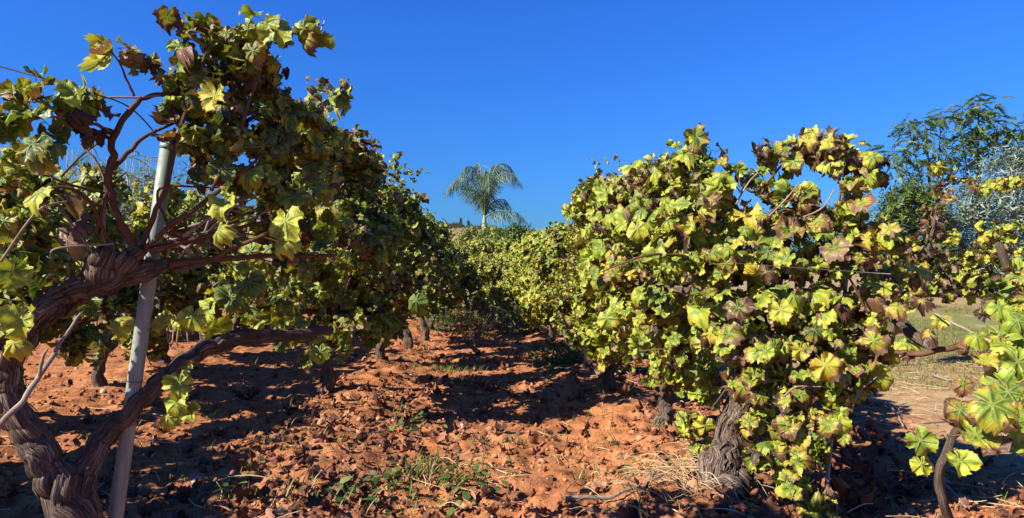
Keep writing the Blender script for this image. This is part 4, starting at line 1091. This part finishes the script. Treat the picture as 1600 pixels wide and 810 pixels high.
def right_trees():
    rs = np.random.default_rng(81)
    d = 28.0
    def tree(bx, label, limbs, cl, dd):
        b = P(bx, 405, dd); b[2] = -.1
        fork = P(bx + 2, 370, dd)
        stems = [([b, (b + fork) / 2 + [.05, 0, 0], fork, P(limbs[0][0], limbs[0][1], dd)], [.14, .12, .09, .02])]
        stems += [([fork, (fork + P(x, y, dd + z)) / 2 + [0, 0, -.06], P(x, y, dd + z)], [.05, .035, .012]) for x, y, z in limbs[1:]]
        leafy_tree('tree', label, b, stems, [(P(x, y, dd + z), r * 1.15 * dd / F, n) for x, y, r, n, z in cl], PINN, 'ash_leaf', .44, 2.0, rs, group='trees beyond the dirt track')
    tree(1458, 'dark green slender tree with feathery leaves, left of the taller tree beyond the track', [(1445, 195, 0), (1410, 245, .3), (1480, 230, -.3), (1420, 200, .2), (1470, 190, .5)],
         [(1418, 192, 14, 12, 0), (1450, 192, 16, 14, .3), (1470, 182, 12, 10, 0), (1430, 215, 20, 20, .3), (1465, 220, 20, 18, -.3), (1400, 238, 16, 14, .2), (1385, 245, 10, 8, 0), (1425, 250, 18, 16, -.3), (1460, 255, 18, 16, .3), (1395, 270, 12, 8, 0), (1480, 250, 14, 12, 0), (1445, 280, 14, 10, 0)], 27)
    tree(1527, 'tallest feathery leaved tree beyond the dirt track, yellow green towards its top', [(1528, 165, 0), (1500, 200, .4), (1560, 185, -.4), (1550, 240, .4), (1505, 250, -.3), (1570, 220, .5)],
         [(1500, 172, 14, 14, 0), (1525, 165, 18, 20, .2), (1552, 168, 14, 14, 0), (1515, 190, 22, 24, -.3), (1548, 195, 22, 24, .3), (1500, 215, 18, 18, .3), (1530, 222, 22, 24, 0), (1565, 205, 16, 14, 0), (1560, 235, 18, 16, .3), (1505, 245, 18, 16, -.4), (1535, 255, 18, 16, .3), (1575, 245, 14, 12, 0)], 28)
    tree(1612, 'dark tree cut by the right frame edge beyond the dirt track', [(1605, 190, 0), (1640, 200, .4), (1590, 220, .3), (1630, 250, -.3)],
         [(1590, 205, 16, 16, 0), (1615, 195, 22, 22, .3), (1645, 205, 24, 24, 0), (1595, 235, 18, 18, -.3), (1625, 240, 24, 22, .3), (1660, 240, 24, 22, 0), (1600, 265, 18, 14, 0)], 29)
    # olive and the bushes under the trees
    def bush(name, label, lst, dd, tm, mat, size, n, cat, hue=(.5, .25), tipdir='up', up=.9, bark='wood'):
        cx = float(np.mean([q[0] for q in lst])); b = P(cx, 405, dd); b[2] = -.05
        c0 = P(cx, min(q[1] for q in lst) + 40, dd)
        stems = [([b, (b + c0) / 2 + [.06, 0, 0], c0], [.05, .035, .012])] + [([b + [0, 0, .3], P(x, y, dd) * .5 + b * .5, P(x, y, dd)], [.018, .012, .005]) for x, y, r in lst[::2]]
        leafy_tree(name, label, b, stems, [(P(x, y, dd + rs.uniform(-.4, .4)), r * dd / F, n * (r / 25) ** 2) for x, y, r in lst], tm, mat, size, 1, rs, bark, tipdir, hue, cat=cat, up=up)
    bush('olive_tree', 'silvery grey olive tree with fine narrow leaves beyond the dirt track', [(1500, 330, 28), (1540, 320, 32), (1580, 310, 32), (1610, 300, 34), (1490, 370, 28), (1530, 365, 34), (1575, 360, 36), (1615, 350, 36), (1500, 410, 30), (1545, 405, 34), (1590, 405, 36), (1560, 270, 20), (1595, 255, 18), (1580, 445, 24), (1540, 440, 22), (1500, 445, 20), (1610, 440, 26)],
         25.0, SPRIG, 'olive_leaf', .72, 62, 'olive tree', (.55, .3))
    bush('bush', 'rounded dark olive green bush under the slender tree beyond the track', [(1400, 320, 24), (1425, 310, 26), (1450, 320, 26), (1400, 350, 26), (1430, 345, 28), (1460, 350, 26), (1395, 385, 26), (1430, 385, 28), (1465, 385, 26), (1380, 350, 18), (1440, 425, 26), (1480, 425, 22)],
         24.0, TUFT, 'hedge_leaf', .38, 110, 'bush', (.42, .25))
    bush('bush', 'low green bush seen between the right row and the dirt track', [(1345, 415, 24), (1375, 420, 24), (1405, 420, 24), (1440, 425, 22), (1480, 430, 22), (1510, 432, 22), (1420, 405, 22), (1540, 435, 22), (1570, 440, 22), (1600, 440, 24), (1390, 445, 16), (1430, 448, 16), (1470, 448, 16), (1510, 450, 16), (1550, 450, 16), (1590, 450, 16)], 26.0, TUFT, 'hedge_leaf', .40, 120, 'bush', (.4, .2))  # lowest clumps added in place of the darkish shadow at its foot
    # tree top showing over the right row
    bush('tree', 'pale green tree top poking up just above the middle of the right row', [(1020, 262, 9), (1012, 275, 12), (1030, 278, 12), (1020, 300, 16), (1000, 320, 18), (1040, 320, 18)], 22.0, TUFT, 'hedge_leaf', .3, 120, 'tree', (.6, .2))
    bush('bush', 'dark hedge bush behind the right row, below the pale tree top', [(1040, 350, 24), (1080, 345, 24), (1120, 350, 24), (1160, 350, 24), (1060, 385, 26), (1110, 385, 26), (1150, 385, 26)], 20.0, TUFT, 'hedge_leaf', .3, 70, 'bush', (.3, .2))
    bush('bush', 'dark hedge bush behind the right end of the right row', [(1220, 350, 24), (1260, 345, 24), (1300, 350, 24), (1340, 350, 24), (1230, 385, 26), (1290, 385, 26), (1340, 385, 26), (1370, 390, 22)], 18.0, TUFT, 'hedge_leaf', .3, 70, 'bush', (.3, .2))
    # hedge plants at the end of the aisle
    bush('conifer_bush', 'bushy green conifer at the end of the aisle, right of the palm', [(792, 372, 10), (806, 366, 9), (822, 371, 10), (838, 376, 9), (790, 385, 10), (805, 378, 10), (820, 383, 10), (800, 395, 14), (818, 398, 14), (785, 402, 12), (802, 410, 14), (825, 410, 12)], 26.0, TUFT, 'hedge_leaf', .34, 420, 'bush', (.35, .2))
    bush('conifer_bush', 'lighter green bush under the palm at the end of the aisle', [(738, 372, 10), (764, 370, 11), (778, 374, 9), (725, 380, 10), (745, 388, 10), (762, 382, 10), (775, 386, 8), (750, 402, 13), (770, 402, 13), (735, 408, 12), (758, 412, 12)], 27.0, TUFT, 'hedge_leaf', .34, 420, 'bush', (.75, .2))
    bush('conifer_bush', 'yellow green bush between the conifer and the spiky plants', [(838, 388, 9), (852, 386, 9), (845, 400, 12), (862, 398, 12), (870, 408, 12), (850, 412, 12)], 25.0, TUFT, 'hedge_leaf', .32, 420, 'bush', (.65, .2))
right_trees()


def spiky(px, py, d, label, seed):
    rs = np.random.default_rng(seed)
    b = P(px, 405, d); b[2] = -.05; t = P(px, py, d)
    root = empty('dracaena', b, label, 'plant', 'spiky plants at the end of the aisle')
    mb = MB(); tube(mb, [b, (b + t) / 2 + [.03, 0, 0], t], [.07, .06, .05], 8, 6, .1); mb.build('trunk', M['wood'], root, origin=b)
    n = 60
    a = rs.uniform(0, 6.28, n); el = rs.uniform(-.5, 1.4, n)
    tip = np.stack([np.cos(a) * np.cos(el), np.sin(a) * np.cos(el), np.sin(el)], 1)
    mb = MB(); put_template(mb, strip_leaf(1, .05, .35, 4), np.tile(t, (n, 1)), np.array([0, 0, 1.0]) + rs.normal(0, .2, (n, 3)), tip, rs.uniform(.35, .55, n), rs.uniform(0, .8, (n, 3)))
    mb.build('crown', M['palm_leaf'], root, origin=b)
spiky(884, 371, 24, 'spiky plant at the aisle end, left one of the pair before the white wall', 91)
spiky(903, 368, 24.5, 'spiky plant at the aisle end, right one of the pair, half behind the right row', 92)


def reeds():
    for k, (px, tops, d) in enumerate(((130, 244, 11.0), (185, 236, 11.5), (235, 250, 11.0), (285, 262, 12.0), (70, 262, 11.5))):
        rs = np.random.default_rng(500 + k)
        b = P(px, 405, d); b[2] = -.05
        root = empty('reed_clump', b, ('feathery reed clump seen through the gap left of the old vine cane', 'tallest reed clump behind the bent cane of the old vine', 'reed clump seen just left of the leaning metal post',
                                       'reed clump behind the leaning metal post', 'reed clump behind the leaves at the left frame edge')[k], 'reeds', 'reeds beyond the left rows')
        st = MB(); lf = MB()
        H = P(px, tops, d)[2]
        for q in range(26):
            f = b + [rs.normal(0, .28), rs.normal(0, .3), 0]; h = H * rs.uniform(.72, 1.05); e = f + [rs.normal(0, .22), rs.normal(0, .2), h]
            p = tube(st, [f, (f + e) / 2, e], [.012, .010, .004], 5, 6)
            n = 22; t = rs.uniform(.3, 1, n); i = np.linspace(0, 1, len(p)); pos = np.stack([np.interp(t, i, p[:, z]) for z in range(3)], 1)
            a = rs.uniform(0, 6.28, n); tip = np.stack([np.cos(a) * .8, np.sin(a) * .8, rs.uniform(.2, 1.0, n)], 1)
            put_template(lf, strip_leaf(1, .045, .5, 4), pos, np.array([0, 0, 1.0]) + rs.normal(0, .3, (n, 3)), tip, rs.uniform(.22, .48, n), rs.uniform(0, 1, (n, 3)))
        st.build('stem', M['straw'], root, origin=b); lf.build('leaves', M['reed_leaf'], root, origin=b)
reeds()


def building():
    d = 60.0
    a, b = P(862, 388, d), P(905, 373, d)
    x0, x1, z1 = a[0], b[0] + 4, b[2] + .3
    o = np.array([(x0 + x1) / 2, d + 3, 0])
    root = empty('house', o, 'white house wall glimpsed behind the spiky plants at the aisle end', 'house')
    def box(mb, lo, hi):
        lo, hi = np.array(lo, float), np.array(hi, float)
        V = np.array([[(lo, hi)[i][0], (lo, hi)[j][1], (lo, hi)[k][2]] for k in (0, 1) for j in (0, 1) for i in (0, 1)])
        mb.add(V, None, [(0, 2, 3, 1), (4, 5, 7, 6), (0, 1, 5, 4), (2, 6, 7, 3), (0, 4, 6, 2), (1, 3, 7, 5)])
    mb = MB(); box(mb, (x0, d, -.2), (x1, d + 6, z1)); mb.build('wall', M['wall'], root, smooth=False, origin=o)
    mb = MB(); box(mb, (x0 - .15, d - .15, z1), (x1 + .15, d + 6.15, z1 + .18)); mb.build('roof', M['wall'], root, smooth=False, origin=o)
    for q in (1.4, 4.0):
        mb = MB(); box(mb, (x0 + q, d - .03, .9), (x0 + q + .9, d - .004, 2.0)); mb.build('window', M['glass'], root, smooth=False, origin=o)
building()


def hill_plants():
    rs = np.random.default_rng(611)
    mb = MB(); foliage_cloud(mb, TUFT, (0, 0, .9), 1.5, 110, rs, .9, (1.1, 1.1, .65), 'up', (.4, .25))
    sh = mb.build('scrub_bush', M['scrub']); tag(sh, 'small dark scrub bush on the dry hill', 'bush', 'scrub bushes dotting the hill')
    first = True
    for k in range(190):
        px = rs.uniform(600, 900); y = rs.uniform(150, 330) if k > 40 else rs.uniform(318, 332)
        x = (px - 800) / F * y
        o = sh if first else sh.copy()
        if not first: COL.objects.link(o)
        first = False
        s = rs.uniform(.5, 1.3)
        o.location = (x, y, float(hill_h(np.array(x), np.array(y)))); o.scale = (s, s, s * rs.uniform(.8, 1.1)); o.rotation_euler = (0, 0, rs.uniform(0, 6))
    for k, px in enumerate((720, 732)):
        y = 328.0; x = (px - 800) / F * y; b = np.array([x, y, float(hill_h(np.array(x), np.array(y)))])
        root = empty('cypress_tree', b, ('tiny cypress on the hill skyline, the taller one left of the palm', 'tiny cypress on the hill skyline, the one nearest the palm trunk')[k], 'tree')
        mb = MB(); tube(mb, [b - [0, 0, .3], b + [0, 0, 2]], [.2, .12], 6, 3); mb.build('trunk', M['wood'], root, origin=b)
        mb = MB()
        for z in np.linspace(.8, (4.6, 3.6)[k], 8): foliage_cloud(mb, TUFT, b + [0, 0, z], .75 * (1 - abs(z - 2) / 4.5), 60, rs, .6, (1, 1, 1), 'up', (.2, .2), 1.4)
        mb.build('crown', M['scrub'], root, origin=b)
hill_plants()


# ------------------------------------------------------------------ what lies and grows on the ground
def scatter_xy(n, rs, dmin=2.9, dmax=13, xlim=None):
    """even over the seen strip, thinner with distance"""
    y = dmin * (dmax / dmin) ** rs.uniform(0, 1, n) ** 1.15
    x = rs.uniform(-.88, .88, n) * y
    return x, y


def clods():
    rs = np.random.default_rng(700)
    import bmesh
    bm = bmesh.new(); bmesh.ops.create_icosphere(bm, subdivisions=2, radius=1); V0 = np.array([v.co[:] for v in bm.verts]); bm.verts.ensure_lookup_table()
    F0 = np.array([[v.index for v in f.verts] for f in bm.faces]); bm.free()
    T = []
    for k in range(10):
        n = vnoise(V0[:, 0] * 1.3 + k * 9, V0[:, 1] * 1.3, V0[:, 2] * 1.3, k) * .45 + vnoise(V0[:, 0] * 3 + k, V0[:, 1] * 3, V0[:, 2] * 3, k) * .22
        V = V0 * (1 + n + rs.normal(0, .11, len(n)))[:, None] * np.array([1, rs.uniform(.7, 1.1), rs.uniform(.5, .8)])
        T.append((V, F0, np.zeros((0, 4), np.int64), np.zeros((len(V), 3))))
    def scat(n, s0, s1, mat, name, label, keep=None, dmax=13):
        x, y = scatter_xy(n, rs, 2.7, dmax)
        dens = .5 + .5 * fbm(x * 1.1, y * 1.1, 2, 51)
        ok = (rs.uniform(0, 1, n) < dens * 1.3) & (x < 3.2 + rs.normal(0, .4, n))
        if keep is not None: ok &= keep(x, y)
        x, y = x[ok], y[ok]; n = len(x)
        s = s0 * np.clip(rs.lognormal(0, .65, n), .4, s1 / s0)
        pos = np.stack([x, y, gh(x, y) + s * .25], 1)
        a = rs.uniform(0, 6.28, n)
        tip = np.stack([np.cos(a), np.sin(a), rs.normal(0, .2, n)], 1); nrm = np.array([0, 0, 1.0]) + rs.normal(0, .3, (n, 3))
        rnd = np.stack([rs.uniform(.2, .9, n), rs.uniform(0, 1, n), rs.uniform(0, 1, n)], 1)
        mb = MB(); pick = rs.integers(0, 10, n)
        for q in range(10):
            k = pick == q; put_template(mb, T[q], pos[k], nrm[k], tip[k], s[k], rnd[k])
        tag(mb.build(name, M[mat]), label, kind='stuff')
    scat(36000, .0060, .040, 'clod', 'soil_clods', 'crumbled clods of red soil')
    scat(110, .014, .035, 'stone', 'pebbles', 'pale stones lying in the red soil')
clods()


def litter():
    rs = np.random.default_rng(710)
    n = 12000
    x, y = scatter_xy(n, rs, 2.7, 14)
    near_row = np.exp(-((x - rowx(ROW_R, y) - .5) / .9) ** 2) + np.exp(-((x - rowx(ROW_L, y) - .3) / .9) ** 2) + .25
    ok = (rs.uniform(0, 1, n) < near_row * (.55 + .6 * fbm(x, y, 2, 61))) & (x < 3.4)
    x, y = x[ok], y[ok]; n = len(x)
    mb = MB()
    pos = np.stack([x, y, gh(x, y) + .022], 1)
    a = rs.uniform(0, 6.28, n)
    tip = np.stack([np.cos(a), np.sin(a), rs.normal(0, .3, n)], 1); nrm = np.array([0, 0, 1.0]) + rs.normal(0, .45, (n, 3))
    sz = .036 * rs.lognormal(0, .4, n); rnd = np.stack([np.clip(rs.normal(.45, .22, n), 0, 1), np.ones(n), rs.uniform(0, 1, n)], 1)
    pick = rs.integers(0, 6, n)
    for q in range(6):
        k = pick == q; put_template(mb, LEAVES['mid'][1][q], pos[k], nrm[k], tip[k], sz[k], rnd[k])
    tag(mb.build('leaf_litter', M['litter']), 'fallen dry brown vine leaves on the soil', kind='stuff')
    # twigs
    mb = MB()
    n = 900
    x, y = scatter_xy(n, rs, 2.7, 10)
    x[420:] = rs.uniform(2.2, 6.5, 480); y[420:] = rs.uniform(3.4, 12, 480)
    for q in range(n):
        L = rs.uniform(.08, .35); a = rs.uniform(0, 6.28); z = float(gh(x[q], y[q])) + .02
        p = np.array([x[q], y[q], z]); e = p + [math.cos(a) * L, math.sin(a) * L, rs.uniform(-.01, .05)]
        tube(mb, [p, (p + e) / 2 + rs.normal(0, .015, 3), e], [.0035, .003, .002], 5, 4, rnd=(rs.uniform(.2, .8), 0, 0))
    tag(mb.build('twigs_litter', M['straw']), 'short dry stalks strewn over the soil', kind='stuff')
litter()


def grass():
    rs = np.random.default_rng(720)
    blade = strip_leaf(1, .035, .35, 3)
    def tufts(spots, name, label, mat, hue):
        mb = MB()
        for (cx, cy, r, n, L) in spots:
            x = cx + rs.normal(0, r, n); y = cy + rs.normal(0, r, n)
            pos = np.stack([x, y, gh(x, y) - .005], 1); a = rs.uniform(0, 6.28, n)
            tip = np.stack([np.cos(a) * .6, np.sin(a) * .6, rs.uniform(.4, 1.2, n)], 1)
            nrm = np.stack([-np.cos(a), -np.sin(a), np.full(n, .5)], 1)
            put_template(mb, blade, pos, nrm, tip, L * rs.uniform(.5, 1.3, n), np.stack([np.clip(rs.normal(hue, .25, n), 0, 1), rs.uniform(0, 1, n), rs.uniform(0, 1, n)], 1))
        tag(mb.build(name, M[mat]), label, kind='stuff')
    S = []
    def gp(px, py): d = CAM_Z * F / (py - 405); return (px - 800) / F * d, d
    for (px, py, r, n, L) in ((700, 580, .22, 260, .10), (735, 600, .14, 140, .12), (690, 740, .14, 90, .14), (660, 750, .10, 40, .13), (580, 790, .12, 60, .12), (480, 800, .12, 50, .12), (700, 770, .2, 60, .1), (350, 790, .15, 40, .1),
                              (450, 650, .2, 40, .1), (780, 700, .2, 50, .09), (860, 690, .15, 30, .1), (520, 720, .2, 40, .1), (620, 650, .2, 50, .1), (900, 660, .1, 26, .12), (950, 640, .12, 26, .13), (990, 760, .12, 40, .12), (1100, 760, .1, 40, .14), (1060, 700, .12, 30, .13), (240, 760, .2, 40, .1), (300, 700, .2, 40, .1)):
        x, y = gp(px, py); S.append((x, y, r, n, L))
    for k in range(150):
        x, y = scatter_xy(1, rs, 2.8, 14)
        if x[0] < 3: S.append((x[0], y[0], .05, int(rs.integers(5, 16)), rs.uniform(.06, .13)))
    tufts(S, 'grass', 'sparse green grass tufts in the soil', 'grass', .45)
    S = []
    for k in range(2600):
        y = 7 + 13 * rs.uniform(0, 1) ** .8; x = rs.uniform(3.6, .82 * y + 1)
        if x > 3.6 and fbm(np.array(x * .5), np.array(y * .5), 2, 71) > -.1 + (.35 if y < 9 else -.2): S.append((x, y, .18, 26, .075))
    tufts(S, 'track_grass', 'short dry green grass over the dirt track', 'grass', .62)
    # dark broad leaved weeds in the shade of the right row
    mb = MB()
    for (px, py) in ((880, 560), (870, 590), (890, 575), (730, 790), (560, 790), (740, 760), (360, 775), (650, 680), (600, 760)):
        x, y = gp(px, py); n = 30; X = x + rs.normal(0, .12, n); Y = y + rs.normal(0, .12, n)
        a = rs.uniform(0, 6.28, n); tip = np.stack([np.cos(a), np.sin(a), rs.uniform(0, .8, n)], 1)
        put_template(mb, strip_leaf(1, .28, .3, 3), np.stack([X, Y, gh(X, Y) + rs.uniform(.01, .10, n)], 1), np.array([0, 0, 1.0]) + rs.normal(0, .3, (n, 3)), tip, rs.uniform(.04, .08, n), rs.uniform(0, 1, (n, 3)))
    tag(mb.build('weeds', M['weed_leaf']), 'small broad leaved green weeds in the soil', kind='stuff')
    # brown weed bush in the aisle
    x, y = gp(742, 545); b = np.array([x, y, float(gh(x, y))])
    root = empty('weed_bush', b, 'dry brown weed bush standing in the shaded aisle', 'weed')
    mb = MB()
    for q in range(14):
        e = b + [rs.normal(0, .25), rs.normal(0, .2), rs.uniform(.35, .6)]; tube(mb, [b, (b + e) / 2 + [0, 0, .05], e], [.006, .005, .002], 5, 5)
    for k, (px, d, h, mt, hu, lab) in enumerate(((775, 13.0, .5, 'brown_weed', .5, 'dry brown weed clump at the far end of the aisle, right of the weed bush'), (815, 12.2, .55, 'hedge_leaf', .45, 'green weed clump at the left foot of the right row'),
            (745, 15.5, .7, 'hedge_leaf', .5, 'taller green weed clump below the palm at the aisle end'), (790, 16.2, .7, 'hedge_leaf', .6, 'yellow green weed clump closing the aisle end'), (705, 13.0, .6, 'weed_leaf', .4, 'dark green weed clump at the foot of the left row'), (870, 8.6, .3, 'weed_leaf', .4, 'low dark green weed beside a trunk of the right row'))):
        c = np.array([(px - 800) / F * d, d, 0]); c[2] = gh(c[0], c[1])
        r2 = empty('weed_clump', c, lab, 'weed', 'weed clumps in the aisle')
        m2 = MB()
        for q in range(8): tube(m2, [c, c + [rs.normal(0, .12), rs.normal(0, .1), h * .5], c + [rs.normal(0, .3), rs.normal(0, .2), h * rs.uniform(.6, 1)]], [.006, .005, .002], 5, 4)
        m2.build('stem', M['dry_cane'], r2, origin=c)
        m2 = MB(); foliage_cloud(m2, TUFT, c + [0, 0, h * .35], h * .8, int(420 * h), rs, .14, (1.7, 1, .6), 'up', (hu, .25)); m2.build('foliage', M[mt], r2, origin=c)
    mb.build('stem', M['dry_cane'], root, origin=b)
    mb = MB(); foliage_cloud(mb, TUFT, b + [0, 0, .26], .34, 130, rs, .11, (1.4, 1, .7), 'up', (.5, .3)); mb.build('foliage', M['brown_weed'], root, origin=b)
grass()


def straw_heap():
    rs = np.random.default_rng(730)
    mb = MB()
    for q in range(150):
        px, py = rs.normal(1085, 65), rs.normal(796, 22)
        py = max(py, 742); d = CAM_Z * F / (py - 405); x = (px - 800) / F * d
        L = rs.uniform(.06, .34); a = rs.normal(2.75, .8)
        p = np.array([x, d, float(gh(x, d)) + rs.uniform(-.005, .035)]); e = p + [math.cos(a) * L, math.sin(a) * L * .7, rs.uniform(-.01, .10)]; e[2] = max(e[2], gh(e[0], e[1]) + .02)
        tube(mb, [p, (p + e) / 2 + [0, 0, rs.uniform(.01, .07)], e], [.0018, .0022, .0010], 4, 4, rnd=(rs.uniform(.3, .8), 0, 0))
    tag(mb.build('straw_heap', M['straw']), 'heap of pale dry grass stalks round the foot of the thick pale trunk', 'straw', kind='stuff')
    def g(px, py): d = CAM_Z * F / (py - 405); return np.array([(px - 800) / F * d, d, float(gh((px - 800) / F * d, d)) + .03])
    for pts, lab, r in (([g(885, 802), g(950, 798), g(1000, 790), g(1060, 778)], 'pale straight stick lying left of the straw heap at the bottom edge', .011),
                        ([g(1470, 760), g(1490, 785), g(1510, 812)], 'pale grey stick lying on the soil below the very large brown edged leaves', .010),
                        ([g(1380, 630), g(1398, 650), g(1412, 672)], 'short pale stick on the soil right of the big sunlit vine', .010),
                        ([g(1455, 590), g(1480, 597), g(1495, 600)], 'thin straw coloured stick lying on the dirt track', .010),
                        ([g(545, 700), g(590, 690), g(640, 668)], 'thin curved twig lying across the lit soil in the aisle', .006)):
        mb = MB(); tube(mb, pts, [r, r * .95, r * .7, r * .6][:len(pts)], 8, 8, .15, .6, int(r * 1000), rnd=(.6, 0, 0))
        tag(mb.build('dry_stick', M['dry_cane'], origin=pts[0]), lab, 'stick')
straw_heap()


def red_dead_leaves():
    """dry red brown leaves hanging to the soil at the right of the big vine"""
    rs = np.random.default_rng(740)
    mb = MB()
    n = 100
    px = rs.normal(1335, 28, n); py = rs.uniform(610, 800, n)
    d = np.clip(CAM_Z * F / (py + 12 - 405), 2.8, 6.2)
    x = (px - 800) / F * d
    pos = np.stack([x, d, gh(x, d) + rs.uniform(.02, .16, n)], 1)
    put_leaves(mb, pos, np.array([-.3, -.5, .7]) + rs.normal(0, .45, (n, 3)), np.array([0, -.3, -.8]) + rs.normal(0, .5, (n, 3)), .045 * rs.lognormal(0, .3, n), np.stack([rs.uniform(.3, .7, n), np.ones(n), rs.uniform(0, 1, n)], 1), 'mid', rs)
    tag(mb.build('dead_leaves', M['red_leaf']), 'drift of red brown dry leaves beside the big sunlit vine', kind='stuff')
red_dead_leaves()
